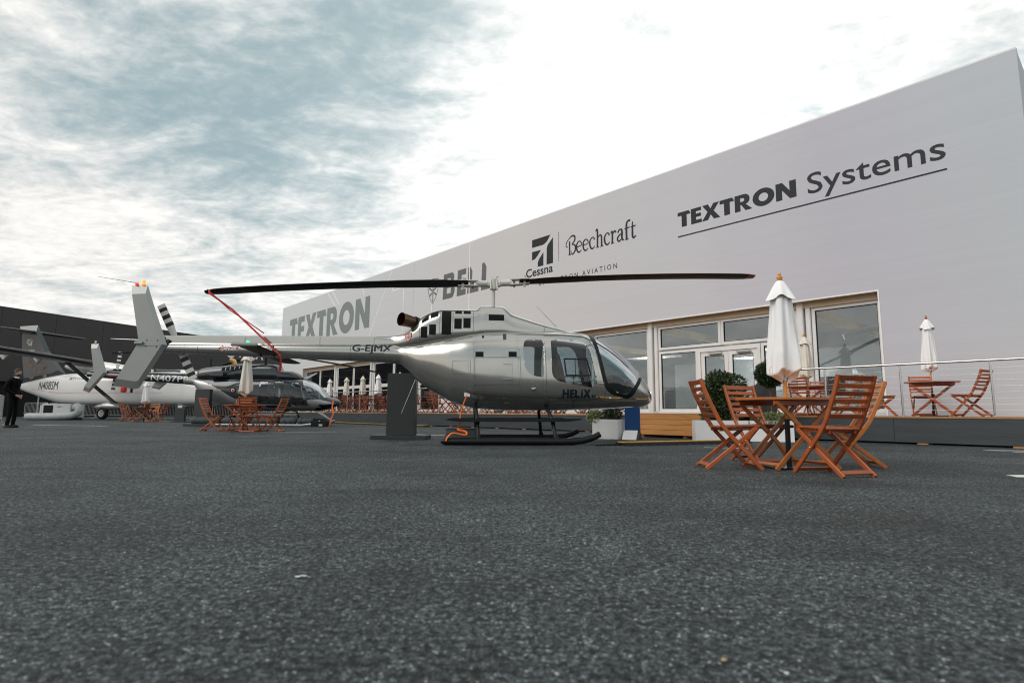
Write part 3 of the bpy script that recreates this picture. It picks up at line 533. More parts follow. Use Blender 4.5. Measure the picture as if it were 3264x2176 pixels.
# ------------------------------------------------------------------ terrace in front of it
FY = -3.0                                                            # front edge, local y
deck = thing('terrace', 'raised terrace with charcoal panelled front and pale timber edge', 'terrace', PO, PRZ)
DX0, DX1 = -47.5, 4.5
MB().box(DX0, DX1, FY+.05, -.02, ZD-.12, ZD-.03).build('deck_floor', 'deck_wood', deck)
for i in range(21):                                                   # boards
    y0 = FY+.055+i*.14
    if y0+.13 < -.02: MB().box(DX0, DX1, y0, y0+.134, ZD-.028, ZD).build('plank', 'deck_wood', deck)
x = DX0
while x < DX1:
    x1 = min(x+2.44, DX1); MB().box(x, x1-.006, FY, FY+.018, .035, ZD-.04).build('plinth_panel', 'plinth', deck); x = x1
x = DX0
while x < DX1:
    x1 = min(x+3.6, DX1); MB().box(x, x1-.005, FY-.014, FY+.05, ZD-.038, ZD+.002).build('edge_board', 'deck_wood', deck); x = x1
for i in range(36): MB().box(DX0+.5+1.46*i, DX0+.68+1.46*i, FY+.02, FY+.3, 0, .034).build('packer', 'pine', deck)
def railing(x0, x1, label):
    n = max(1, round((x1-x0)/1.46)); t = thing('railing', label, 'railing', pw(x0, FY+.10, ZD), PRZ); Lr = x1-x0
    for i in range(n+1):
        x = Lr*i/n; MB().tube([(x, 0, .002), (x, 0, 1.04)], .021, 10).build('post', 'steel', t); MB().lathe([(0, .012), (.05, .012), (.055, .002)], 12, (x, 0, .002)).build('base_plate', 'steel', t)
    MB().tube([(-.05, 0, 1.065), (Lr+.05, 0, 1.065)], .024, 10).build('handrail', 'steel', t)
    for k in range(8): MB().tube([(0, 0, .12+k*.115), (Lr, 0, .12+k*.115)], .0028, 5).build('cable', 'steel', t)
railing(-6.34, 2.42, 'steel post and cable railing beside the umbrella tables, right of the wooden step')
railing(-44.5, -11.6, 'long steel cable railing running behind the silver helicopter')
# wooden landing with steps up to the doors
land = thing('wooden_step', 'orange pine board step block below the glass double doors', 'step', pw(-8.75, -4.75, 0), PRZ)
for i in range(4): MB().cbox(0, 2.7, -.002*(i % 2), .045, .065+i*.124, .065+i*.124+.119, .005).build('plank', 'pine', land)
for i in range(4): MB().cbox(-.05, -.004, .05, 1.7, .065+i*.124, .065+i*.124+.119, .005).build('plank', 'pine', land)
for i in range(12): MB().cbox(-.03, 2.73, .005+i*.142, .005+i*.142+.136, .562, .59, .004).build('plank', 'pine', land)
for x in (.1, 1.3, 2.5): MB().box(x, x+.1, .06, 1.6, 0, .063).build('bearer', 'pine', land)

# ------------------------------------------------------------------ dark exhibition hall far left
hp0, hp1 = Vector((-46.5, 35.0, 0)), Vector((-28.5, 80.0, 0))
hd = (hp1-hp0).normalized(); hl = (hp1-hp0).length; hrz = math.atan2(hd.y, hd.x)
hall = thing('exhibition_hall', 'large charcoal windowless exhibition hall behind the white aeroplane', 'building', hp0, hrz)
npan = 12
for i in range(npan):
    MB().box(hl*i/npan+.012, hl*(i+1)/npan-.012, 0, .2, 2.9, 8.95).build('wall_panel', 'hall_dark', hall)
MB().box(0, hl, .03, 14, 2.9, 8.9).build('wall', 'hall_joint', hall)
MB().box(0, hl, .5, 14, 0, 2.89).build('base_wall', 'black_matt', hall)
MB().box(0, hl, -.03, .25, 8.96, 9.02).build('coping', 'totem', hall)
hm = lambda a, b: (a, -.01, b)
# sign on it: ring emblem and letters, mostly hidden by the tail boom
for o_, nm in ((place2d(fill2d([arc(35.0, 7.65, .75, .75, 0, 351, 30), arc(35.0, 7.65, .52, .52, 0, 351, 30)]), hm), 'emblem'), (place2d(fit(text2d('ANA', .02), 36.2, 40.0, 7.05, 8.25), hm), 'lettering')):
    o_.build(nm, 'white_print', hall)

# ================================================================== AIRCRAFT
def pchip(xs, ys):
    xs = np.array(xs, float); ys = np.array(ys, float); h = np.diff(xs); dl = np.diff(ys)/h; m = np.zeros_like(ys)
    for i in range(1, len(xs)-1):
        if dl[i-1]*dl[i] > 0: w1 = 2*h[i]+h[i-1]; w2 = h[i]+2*h[i-1]; m[i] = (w1+w2)/(w1/dl[i-1]+w2/dl[i])
    m[0] = dl[0]; m[-1] = dl[-1]
    def f(x):
        x = np.clip(np.asarray(x, float), xs[0], xs[-1]); i = np.clip(np.searchsorted(xs, x)-1, 0, len(xs)-2); t = (x-xs[i])/h[i]
        return (2*t**3-3*t**2+1)*ys[i]+(t**3-2*t**2+t)*h[i]*m[i]+(-2*t**3+3*t**2)*ys[i+1]+(t**3-t**2)*h[i]*m[i+1]
    return f
class Loft:
    """smooth body along x: rows of (x, z_bottom, z_top, half_width, height of the widest line 0..1, roundness above, roundness below)"""
    def __init__(s, rows):
        rows = sorted(rows); a = np.array(rows, float); s.x0, s.x1 = a[0, 0], a[-1, 0]
        s.zb, s.zt, s.w, s.c, s.nu, s.nl = [pchip(a[:, 0], a[:, i]) for i in range(1, 7)]
    def y(s, x, z):
        zb, zt, w, c = s.zb(x), s.zt(x), s.w(x), s.c(x); zc = zb+(zt-zb)*c
        up = z >= zc; q = np.where(up, (z-zc)/np.maximum(zt-zc, 1e-4), (zc-z)/np.maximum(zc-zb, 1e-4)); q = np.clip(q, 0, 1); n = np.where(up, s.nu(x), s.nl(x))
        return w*np.clip(1-q**n, 0, 1)**(1/n)
    def grid(s, xs, nt, off=0.0):
        """rings of points spaced evenly along each section"""
        xs = np.asarray(xs); nd_ = 1440; th = np.linspace(0, 2*math.pi, nd_+1)-math.pi/2
        X, T = np.meshgrid(xs, th, indexing='ij'); zb, zt, w, c = s.zb(X)+off, s.zt(X)-off, np.maximum(s.w(X)-off, .001), s.c(X); zc = zb+(zt-zb)*c
        sn, cs = np.sin(T), np.cos(T); n = np.where(sn >= 0, s.nu(X), s.nl(X))
        Z = zc+np.where(sn >= 0, zt-zc, zc-zb)*np.sign(sn)*np.abs(sn)**(2/n); Y = w*np.sign(cs)*np.abs(cs)**(2/n)
        out = np.zeros((len(xs), nt, 3))
        for i in range(len(xs)):
            L_ = np.concatenate([[0], np.cumsum(np.hypot(np.diff(Y[i]), np.diff(Z[i])))]); q = np.linspace(0, L_[-1], nt, endpoint=False)
            out[i, :, 0] = xs[i]; out[i, :, 1] = np.interp(q, L_, Y[i]); out[i, :, 2] = np.interp(q, L_, Z[i])
        return out
def seg_snap(V, polys, tol, w_min):
    """pull grid points that lie near an outline onto it so that openings get clean edges"""
    sh = V.shape; P = V.reshape(-1, 3).copy(); xz = P[:, [0, 2]]; best = np.full(len(P), 1e9); tgt = xz.copy()
    for poly in polys:
        for i in range(len(poly)):
            a = np.array(poly[i]); b = np.array(poly[(i+1) % len(poly)]); ab = b-a; L2 = ab@ab+1e-12
            t = np.clip(((xz-a)@ab)/L2, 0, 1); q = a+t[:, None]*ab; dd = np.hypot(*(xz-q).T); k = dd < best; best[k] = dd[k]; tgt[k] = q[k]
    k = (best < tol) & (np.abs(P[:, 1]) > w_min)
    P[k, 0] = tgt[k, 0]; P[k, 2] = tgt[k, 1]
    return P.reshape(sh), k.reshape(sh[:2])
def inpoly(x, z, poly):
    ins = np.zeros(x.shape, bool); n = len(poly)
    for i in range(n):
        x1, z1 = poly[i]; x2, z2 = poly[(i+1) % n]
        c = ((z1 > z) != (z2 > z)) & (x < (x2-x1)*(z-z1)/((z2-z1) if abs(z2-z1) > 1e-9 else 1e-9)+x1); ins ^= c
    return ins
def rounded(poly, r, n=5):
    """polygon with rounded corners; r may be one radius or one per corner"""
    out = []; N_ = len(poly)
    for i, p in enumerate(poly):
        rr = r[i] if isinstance(r, (list, tuple)) else r
        a, b, c = Vector(poly[i-1]), Vector(p), Vector(poly[(i+1) % N_]); d1 = (a-b); d2 = (c-b); k1 = min(rr, d1.length*.48); k2 = min(rr, d2.length*.48); p1 = b+d1.normalized()*k1; p2 = b+d2.normalized()*k2
        for j in range(n+1):
            t = j/n; q = p1*(1-t)**2+b*2*t*(1-t)+p2*t*t; out.append((q.x, q.y))
    return out
def shell_parts(V, key, caps=True):
    """split a ring grid into one MB per face key"""
    nx, nt = V.shape[:2]; vs = V.reshape(-1, 3); mbs = {}
    for k in np.unique(key):
        idx = np.argwhere(key == k); i = idx[:, 0]; j = idx[:, 1]; j2 = (j+1) % nt
        F = np.stack([i*nt+j, (i+1)*nt+j, (i+1)*nt+j2, i*nt+j2], 1); u, inv = np.unique(F, return_inverse=True)
        mb = MB(); mb.add([tuple(p) for p in vs[u]], [tuple(q) for q in inv.reshape(F.shape).tolist()], True); mbs[int(k)] = mb
    return mbs
def fcent(V): 
    a = V[:-1]; b = V[1:]; return (a+np.roll(a, -1, 1)+b+np.roll(b, -1, 1))/4
def dense_x(x0, x1, step, nose=True):
    xs = list(np.arange(x0, x1-.12, step)); t = np.linspace(0, 1, 22)
    return np.array(xs+list(xs[-1]+(x1-xs[-1])*np.sin(t*math.pi/2))[1:])
def on_side(loft, poly, side=-1, off=.004):
    return lambda x, z: (x, side*(float(loft.y(x, z))+off), z)
def decal(g, put, name, m, parent, side=-1):
    """flat print laid on the flank"""
    vs, fs = g; bm = bmesh.new(); V = [bm.verts.new((x, z, 0)) for x, z in vs]
    for f in fs:
        try: bm.faces.new([V[i] for i in f])
        except ValueError: pass
    bmesh.ops.triangulate(bm, faces=bm.faces[:], quad_method='BEAUTY', ngon_method='EAR_CLIP')
    for _ in range(5):
        ed = [e for e in bm.edges if e.calc_length() > .03]
        if not ed: break
        bmesh.ops.subdivide_edges(bm, edges=ed, cuts=1); bmesh.ops.triangulate(bm, faces=bm.faces[:])
    bm.verts.index_update(); mb = MB().add([put(v.co.x, v.co.y) for v in bm.verts], [[v.index for v in f.verts] for f in bm.faces], True); bm.free()
    return mb.build(name, m, parent)
def patch_rect(loft, x0, x1, z0, z1, off, n=6, r=0.0, side=-1):
    mb = MB(); vs = []
    for i in range(n+1):
        for j in range(n+1):
            x = x0+(x1-x0)*i/n; z = z0+(z1-z0)*j/n; vs.append((x, side*(float(loft.y(x, z))+off), z))
    mb.add(vs, [(i*(n+1)+j, (i+1)*(n+1)+j, (i+1)*(n+1)+j+1, i*(n+1)+j+1) for i in range(n) for j in range(n)], True); return mb
def seam_line(loft, pts, name, m, parent, r=.0035, side=-1, sub=8, off=.0):
    P = []
    for i in range(len(pts)-1):
        for k in range(sub): t = k/sub; x = pts[i][0]*(1-t)+pts[i+1][0]*t; z = pts[i][1]*(1-t)+pts[i+1][1]*t; P.append((x, side*(float(loft.y(x, z))+off), z))
    x, z = pts[-1]; P.append((x, side*(float(loft.y(x, z))+off), z))
    return MB().tube(P, r, 5, False).build(name, m, parent)
def fin_mesh(poly, y, t, taper=.35):
    """swept aerofoil plate: outline in x,z, thickness t with thin edges"""
    c = Vector((sum(p[0] for p in poly)/len(poly), sum(p[1] for p in poly)/len(poly))); n = len(poly); mb = MB()
    inn = [tuple(c+(Vector(p)-c)*(1-taper)) for p in poly]
    vs = [(p[0], y, p[1]) for p in poly]+[(p[0], y-t/2, p[1]) for p in inn]+[(p[0], y+t/2, p[1]) for p in inn]
    fs = []
    for i in range(n):
        k = (i+1) % n; fs += [(i, k, n+k, n+i), (k, i, 2*n+i, 2*n+k)]
    fs += [tuple(range(n, 2*n)), tuple(range(3*n-1, 2*n-1, -1))]
    bm = bmesh.new(); V = [bm.verts.new(p) for p in vs]
    for f in fs: bm.faces.new([V[i] for i in f])
    bmesh.ops.recalc_face_normals(bm, faces=bm.faces[:]); return mb.frombm(bm)
def wing_mesh(root, tip, chord_r, chord_t, thick, fwd=(1, 0, 0), up=(0, 0, 1), n=10, sec=14, twist=0):
    """tapered aerofoil from root to tip (leading-edge points)"""
    F = Vector(fwd).normalized(); U = Vector(up).normalized(); A, B = Vector(root), Vector(tip); vs = []
    prof = []
    for k in range(sec):
        a = 2*math.pi*k/sec; c = .5+.5*math.cos(a); yt = .6*(math.sqrt(c)*.2969*1.0-.126*c-.3516*c*c+.2843*c**3-.1036*c**4)/.6*5
        prof.append((c, (1 if math.sin(a) >= 0 else -1)*yt*thick))
    for i in range(n+1):
        t = i/n; p = A.lerp(B, t); ch = chord_r+(chord_t-chord_r)*t
        for c, h in prof: vs.append(p-F*c*ch+U*h*ch)
    mb = MB(); mb.add(vs, [(i*sec+j, i*sec+(j+1) % sec, (i+1)*sec+(j+1) % sec, (i+1)*sec+j) for i in range(n) for j in range(sec)], True)
    mb.add(vs[:sec], [tuple(range(sec))]); mb.add(vs[-sec:], [tuple(range(sec-1, -1, -1))]); return mb
def tail_rotor(parent, c, tilt, rad, y, axis_n=(0, 1, 0), chord=.15):
    hubp = MB().tube([(c[0], y-.12, c[1]), (c[0], y+.06, c[1])], .045, 10).tube([(c[0], y-.03, c[1]), (c[0], y+.03, c[1])], .075, 10).build('tail_rotor_hub', 'black_metal', parent)
    for s in (1, -1):
        d = Vector((math.sin(tilt)*s, 0, math.cos(tilt)*s)); q = Vector((d.z, 0, -d.x)); mb = MB(); o = Vector((c[0], y, c[1]))
        cuts = [.10, .42, .52, .62, .72, .82, .91, 1.0]
        for i in range(len(cuts)-1):
            mb.cur = i % 2
            a, b = cuts[i]*rad, cuts[i+1]*rad; w0 = chord*(.55 if i == 0 else 1)/2; w1 = chord/2
            vs = []
            for r_, w_ in ((a, w0), (b, w1)):
                for u, t in ((-w_, -.006), (0, -.012), (w_, -.006), (w_, .006), (0, .012), (-w_, .006)): vs.append(o+d*r_+q*u+Vector((0, t, 0)))
            mb.add(vs, [(j, (j+1) % 6, 6+(j+1) % 6, 6+j) for j in range(6)]+[(5, 4, 3, 2, 1, 0), (6, 7, 8, 9, 10, 11)])
        mb.build('tail_rotor_blade', ['stripe_white', 'stripe_black'], parent)

# ------------------------------------------------------------------ the silver light helicopter
H = thing('silver_helicopter', 'silver light helicopter with red strap on its drooping rotor, skids on the tarmac', 'helicopter', (-.377, 11.25, 0), .080)
body = Loft([
 (3.20, .86, .91, .03, .5, 2, 2), (3.17, .795, 1.0, .13, .5, 2, 2), (3.10, .75, 1.13, .25, .48, 2, 2.1), (2.99, .71, 1.28, .36, .46, 2, 2.2), (2.73, .685, 1.60, .52, .42, 2.0, 2.4), (2.46, .67, 1.83, .61, .40, 2.1, 2.5),
 (2.19, .655, 2.00, .665, .38, 2.3, 2.6), (1.93, .645, 2.11, .70, .38, 2.5, 2.6), (1.70, .64, 2.16, .72, .38, 2.7, 2.6), (1.13, .62, 2.175, .74, .40, 3.0, 2.6), (.33, .62, 2.17, .74, .42, 3.0, 2.5), (-.33, .655, 2.135, .70, .45, 2.9, 2.3),
 (-.8, .775, 2.06, .61, .50, 2.7, 2.2), (-1.0, .875, 2.025, .55, .53, 2.6, 2.1), (-1.4, 1.12, 1.945, .41, .55, 2.4, 2.0), (-1.66, 1.38, 1.89, .29, .55, 2.2, 2.0), (-1.82, 1.50, 1.87, .215, .5, 2, 2), (-2.1, 1.515, 1.88, .185, .5, 2, 2)])
def S(X, Y):
    """a point of the near flank measured in the photograph -> local x, z (allowing for the flank's own distance)"""
    w = .72
    for _ in range(4):
        f = 1813.33*2.352/(11.4-w); x = (X-1016)/f+.377-w*.08; z = .53+(1098-Y)/f; w = max(.25, float(body.y(x, z)))
    return (x, z)
door_win = rounded([S(1306, 536), S(1545, 536), S(1602, 600), S(1660, 868), S(1628, 893), S(1352, 842), S(1318, 800)], [.07, .12, .1, .06, .05, .1, .1])
rear_win = rounded([S(1112, 535), S(1246, 535), S(1254, 818), S(1165, 806), S(1112, 752), S(1098, 600)], [.09, .07, .04, .1, .12, .1])
ws_out = rounded([(1.86, 2.5), S(1592, 497), S(1642, 590), S(1700, 815), S(1722, 900), S(1770, 945), S(1886, 974), S(1930, 952), S(2003, 812), (3.35, 1.30), (3.35, 2.5)], [.0, .05, .1, .1, .06, .06, .06, .06, .03, 0, 0])
ws_in = rounded([(1.97, 2.5), S(1632, 500), S(1672, 600), S(1728, 815), S(1748, 875), S(1788, 920), S(1872, 945), S(1908, 930), S(1978, 812), (3.34, 1.34), (3.34, 2.5)], [.0, .05, .1, .1, .06, .06, .06, .06, .03, 0, 0])
V = body.grid(dense_x(-2.1, 3.2, .020), 236)
Vs, sn = seg_snap(V, [door_win, rear_win, ws_out, ws_in], .0125, .10)
Vs[..., 1] = np.where(sn, np.sign(Vs[..., 1])*body.y(Vs[..., 0], Vs[..., 2]), Vs[..., 1])
C = fcent(Vs); cx_, cz_ = C[..., 0], C[..., 2]; key = np.zeros(cx_.shape, int)
key[inpoly(cx_, cz_, door_win)] = 1; key[inpoly(cx_, cz_, rear_win)] = 2; key[inpoly(cx_, cz_, ws_out)] = 3; key[inpoly(cx_, cz_, ws_in)] = 4
key[(key == 4) & (np.abs(C[..., 1]) < .028)] = 3                       # centre post
key[(key > 0) & (key < 4) & (C[..., 1] > 0)] += 10; key[key == 13] = 3
pp = shell_parts(Vs, key)
pp[0].build('fuselage', 'silver_paint', H); wso = pp[3].build('windscreen_frame', 'trim_black', H)
for k, nm in ((1, 'door_window'), (11, 'door_window'), (2, 'cabin_window'), (12, 'cabin_window')): pp[k].build(nm, 'cockpit', H)
pp[4].build('windscreen', 'cockpit_front', H)
# cabin lining: an inner skin with the same openings
Vi = body.grid(np.arange(.2, 2.95, .014), 260, .035); Ci = fcent(Vi); ki = np.zeros(Ci.shape[:2], int)
for pl in (door_win, rear_win, ws_out): ki[inpoly(Ci[..., 0], Ci[..., 2], pl)] = 1
shell_parts(Vi, ki)[0].build('cabin_lining', 'lining', H)
MB().box(.18, 2.75, -.55, .55, .80, .84).build('cabin_floor', 'floor_grey', H)
MB().box(.16, .22, -.62, .62, .84, 2.05).build('bulkhead', 'lining', H)
def seat(x, y, w=.46):
    t = MB(); t.cbox(x-.05, x+.42, y-w/2, y+w/2, 1.0, 1.12, .03); t.cbox(x, x+.40, y-w/2+.04, y+w/2-.04, .84, 1.0, .02)
    t.sweep([(x-.02, y, 1.08), (x-.10, y, 1.45), (x-.16, y, 1.68)], w, .11, (0, 1, 0), .25); t.sweep([(x-.16, y, 1.69), (x-.19, y, 1.86)], w*.55, .09, (0, 1, 0), .25); t.build('seat', 'leather', H)
seat(1.35, -.32); seat(1.35, .32); seat(.45, -.34, .42); seat(.45, .02, .36); seat(.45, .36, .42)
MB().prism([(2.42, .84), (2.60, .84), (2.56, 1.22), (2.36, 1.32), (2.30, 1.24)], 'y', -.30, .30).build('instrument_panel', 'panel_black', H)
for y in (-.15, .14): MB().add([(2.318, y-.12, 1.20), (2.318, y+.12, 1.20), (2.34, y+.12, 1.29), (2.34, y-.12, 1.29)], [(0, 1, 2, 3)]).build('display_screen', 'mesh_black', H)
MB().tube([(1.75, -.30, .86), (1.80, -.31, 1.1), (1.74, -.31, 1.28)], .014, 8).build('cyclic_stick', 'black_metal', H)
# vent frame in the door window
vf = [S(1410, 678), S(1580, 678), S(1612, 800), S(1425, 800)]
fr = MB()
for i in range(4):
    a, b = vf[i], vf[(i+1) % 4]; fr.tube([(a[0]+(b[0]-a[0])*t/4, -(float(body.y(a[0]+(b[0]-a[0])*t/4, a[1]+(b[1]-a[1])*t/4))+.003), a[1]+(b[1]-a[1])*t/4) for t in range(5)], .0135, 6)
a, b = S(1492, 678), S(1495, 800); fr.tube([(a[0], -(float(body.y(*a))+.003), a[1]), (b[0], -(float(body.y(*b))+.003), b[1])], .008, 6); fr.build('sliding_window_frame', 'trim_black', H)
# panel seams, door outline, hinges, latch
ss = lambda pts, r=.0035, m='seam': seam_line(body, [S(*p) for p in pts], 'panel_seam', m, H, r)
ss([(1256, 508), (1272, 985), (1290, 990), (1680, 990), (1712, 970), (1722, 925), (1640, 600), (1585, 520), (1540, 503), (1256, 508)], .0045)
ss([(738, 505), (738, 1020)]); ss([(738, 880), (1080, 872)]); ss([(738, 676), (1080, 672)]); ss([(738, 996), (1720, 990)]); ss([(1060, 490), (1082, 1040)])
ss([(580, 705), (708, 700), (712, 795), (590, 803), (576, 780), (580, 705)], .003); ss([(1286, 1040), (1290, 995)]); ss([(1475, 1035), (1478, 995)])
for (X, Y) in ((745, 634), (992, 630)):
    (x0, z0), (x1, z1) = S(X, Y+38), S(X+60, Y); patch_rect(body, x0, x1, z0, z1, .004).build('vent_opening', 'mesh_black', H)
for (X, Y) in ((950, 724), (950, 838)):
    x0, z0 = S(X, Y); x1, z1 = S(X+66, Y); MB().tube([(x0, -(float(body.y(x0, z0))+.008), z0), (x1, -(float(body.y(x1, z1))+.008), z1)], .008, 6).build('panel_hinge', 'silver_paint', H)
for (X, Y) in ((1596, 574), (1690, 862)):
    x0, z0 = S(X-22, Y); x1, z1 = S(X+20, Y-6); MB().tube([(x0, -(float(body.y(x0, z0))+.012), z0), (x1, -(float(body.y(x1, z1))+.012), z1)], .011, 6).build('door_hinge', 'alu_metal', H)
x0, z0 = S(1175, 905); MB().tube([(x0-.03, -(float(body.y(x0, z0))+.03), z0-.01), (x0+.05, -(float(body.y(x0, z0))+.012), z0+.01)], [.028, .016], 10).build('door_handle', 'alu_metal', H)
x0, z0 = S(1757, 968); MB().lathe([(0, .03), (.022, .022), (.03, 0)], 10).xf(Matrix.Translation((x0, -float(body.y(x0, z0))+.004, z0)) @ Matrix.Rotation(R(90), 4, 'X')).build('static_port', 'alu_metal', H)
x0, z0 = S(800, 522); patch_rect(body, x0-.018, x0+.018, z0-.026, z0+.026, .003, 3).build('vent_opening', 'mesh_black', H)
rv = MB()
def rivet_row(p, q, step=.042):
    (x0, z0), (x1, z1) = S(*p), S(*q); n_ = max(2, int(math.hypot(x1-x0, z1-z0)/step))
    for i in range(n_+1):
        x = x0+(x1-x0)*i/n_; z = z0+(z1-z0)*i/n_; y = -(float(body.y(x, z))+.001); k = .0055
        rv.add([(x-k, y, z-k), (x+k, y, z-k), (x+k, y, z+k), (x-k, y, z+k), (x, y-.003, z)], [(0, 1, 4), (1, 2, 4), (2, 3, 4), (3, 0, 4)])
for p, q in (((748, 512), (748, 1010)), ((730, 560), (730, 1000)), ((1050, 520), (1072, 1030)), ((745, 886), (1075, 880)), ((745, 682), (1075, 678)), ((745, 1003), (1700, 1000)), ((750, 1018), (1280, 1022)), ((690, 700), (700, 800)), ((1000, 690), (1004, 860)), ((1020, 690), (1024, 860)), ((1230, 520), (1250, 1000)), ((1300, 520), (1530, 520)), ((1620, 600), (1700, 930)), ((230, 640), (330, 800)), ((400, 600), (730, 560))): rivet_row(p, q)
ro = rv.build('rivets', 'seam', H); ro['kind'] = 'stuff'
# roof gutter line from cabin roof back to boom
seam_line(body, [(1.75, 2.10), (1.1, 2.145), (.3, 2.14), (-.33, 2.10), (-.8, 2.015), (-1.2, 1.93), (-1.6, 1.86)], 'roof_gutter', 'silver_paint', H, .011, off=.004)
# lettering on the door
(hx0, hz0), (hx1, hz1) = S(1394, 970), S(1612, 906)
sd = lambda x, z: (x, -(float(body.y(x, z))+.006), z)
decal(fit(heavy('HELiX', .03), hx0, hx1, hz0, hz1), sd, 'lettering', 'print_dark', H)
(ax0, az0), (ax1, az1) = S(1614, 968), S(1652, 945); decal(fit(text2d('av', .02), ax0, ax1, az0, az1), sd, 'lettering', 'print_dark', H)
sw = []
for X, Y in ((1388, 957), (1370, 965), (1372, 973), (1410, 977), (1500, 980), (1600, 979), (1660, 973), (1678, 964), (1668, 957), (1656, 955)): x, z = S(X, Y); sw.append((x, -(float(body.y(x, z))+.003), z))
MB().tube(sw, [.002, .006, .008, .008, .009, .010, .010, .010, .008, .003], 6).build('swoosh', 'print_dark', H)
x0, z0 = S(958, 1013); patch_rect(body, x0, x0+.1, z0, z0+.018, .003, 2).build('placard', 'yellow_print', H)
# engine cowling
cowl = Loft([(1.50, 2.10, 2.17, .10, .3, 2.4, 3), (1.40, 2.06, 2.235, .22, .3, 2.4, 3), (1.05, 2.02, 2.32, .33, .3, 2.5, 3), (.60, 2.0, 2.45, .39, .3, 2.6, 3), (.36, 1.98, 2.53, .41, .3, 2.8, 3), (.24, 1.97, 2.63, .41, .3, 3, 3), (.15, 1.97, 2.67, .41, .3, 3.2, 3),
 (-.18, 1.96, 2.67, .41, .3, 3.2, 3), (-.27, 1.96, 2.655, .42, .3, 3.4, 3), (-.34, 1.95, 2.585, .43, .3, 3.6, 3), (-1.0, 1.86, 2.58, .42, .35, 3.4, 3), (-1.18, 1.84, 2.55, .40, .35, 3.0, 3), (-1.40, 1.80, 2.46, .36, .4, 2.6, 3), (-1.53, 1.79, 2.35, .32, .4, 2.4, 2.6), (-1.66, 1.78, 2.22, .26, .4, 2.2, 2.4), (-1.80, 1.78, 2.12, .18, .4, 2.2, 2.2), (-1.98, 1.78, 2.06, .11, .4, 2.6, 2.2), (-2.35, 1.78, 2.035, .075, .5, 4, 3)])
Vc = cowl.grid(np.concatenate([np.arange(-2.35, 1.3, .03), np.linspace(1.3, 1.5, 12)]), 64)
shell_parts(Vc, np.zeros((Vc.shape[0]-1, 64), int))[0].build('engine_cowling', 'silver_paint', H)
def T(X, Y, w=.40):
    f = 1813.33*2.352/(11.4-w); return ((X-1016)/f+.377-w*.08, .53+(1098-Y)/f)
for (X0, Y0, X1, Y1) in ((338, 452, 386, 535), (400, 436, 450, 514), (492, 332, 562, 512), (585, 390, 640, 468), (652, 385, 706, 461), (840, 352, 956, 398), (590, 326, 640, 350), (652, 326, 706, 350)):
    (x0, z0), (x1, z1) = T(X0, Y1), T(X1, Y0)
    for sd_ in (-1, 1): patch_rect(cowl, x0, x1, z0, min(z1, float(min(cowl.zt(x0), cowl.zt(x1)))-.012), .005, 8, side=sd_).build('intake_screen', 'mesh_black', H)
for quad in (((340, 428), (395, 398), (392, 360), (345, 398)), ((408, 388), (465, 372), (465, 333), (410, 345))):
    q = [T(*p) for p in quad]; n = 8; vs = []
    for i in range(n+1):
        for j in range(n+1):
            u, v = i/n, j/n; x = (q[0][0]*(1-u)+q[1][0]*u)*(1-v)+(q[3][0]*(1-u)+q[2][0]*u)*v; z = (q[0][1]*(1-u)+q[1][1]*u)*(1-v)+(q[3][1]*(1-u)+q[2][1]*u)*v; z = min(z, float(cowl.zt(x))-.015); vs.append((x, -(float(cowl.y(x, z))+.005), z))
    MB().add(vs, [(i*(n+1)+j, (i+1)*(n+1)+j, (i+1)*(n+1)+j+1, i*(n+1)+j+1) for i in range(n) for j in range(n)], True).build('intake_screen', 'mesh_black', H)
seam_c = lambda pts: seam_line(cowl, [T(*p) for p in pts], 'panel_seam', 'seam', H, .0035)
seam_c([(328, 380), (328, 580)]); seam_c([(726, 330), (726, 490)]); seam_c([(1262, 432), (1268, 480)]); seam_c([(575, 335), (575, 490)]); seam_c([(478, 335), (478, 500)])
(x0, z0) = T(876, 418); patch_rect(cowl, x0-.045, x0+.045, z0-.03, z0+.03, .004, 3).build('access_cover', 'grip_white', H)
# red shield emblem on the cowling flank
se = lambda u, v: (T(218, 492)[0]+u*.135, T(218, 492)[1]-v*.19)
psd = lambda x, z: (x, -(float(cowl.y(x, z))+.006), z)
decal(fill2d([[se(*p) for p in sho]]), psd, 'emblem', 'white_print', H)
psd2 = lambda x, z: (x, -(float(cowl.y(x, z))+.009), z)
decal(merge2d([fill2d([[se(*p) for p in sho], [se(.5+(u-.5)*.84, .5+(v-.5)*.88) for u, v in sho]])]+[fill2d([[se(*p) for p in q]]) for q in ([(.46, .34), (.54, .34), (.53, .9), (.47, .9)], [(.14, .36), (.44, .46), (.44, .54), (.12, .46)], [(.86, .36), (.56, .46), (.56, .54), (.88, .46)], [(.18, .66), (.44, .56), (.44, .62), (.22, .74)], [(.82, .66), (.56, .56), (.56, .62), (.78, .74)])]+[fit(text2d('BELL', .03), se(.16, 0)[0], se(.84, 0)[0], se(0, .27)[1], se(0, .12)[1])]), psd2, 'emblem', 'red_print', H)
# exhaust stack
ex = MB(); pts = [(-1.38, -.12, 2.29), (-1.58, -.22, 2.305), (-1.78, -.40, 2.33)]
ex.tube(pts, [.10, .115, .130], 24, False); ex.tube([pts[2], (-1.72, -.345, 2.325), (-1.50, -.19, 2.30)], [.124, .115, .10], 24, False); exo = ex.build('exhaust_stack', 'exhaust', H); MB().tube([(-1.56, -.225, 2.306), (-1.52, -.20, 2.303)], .112, 24).build('exhaust_dark_disc', 'mesh_black', exo)  # black disc deep in the stack stands in for the darkness inside
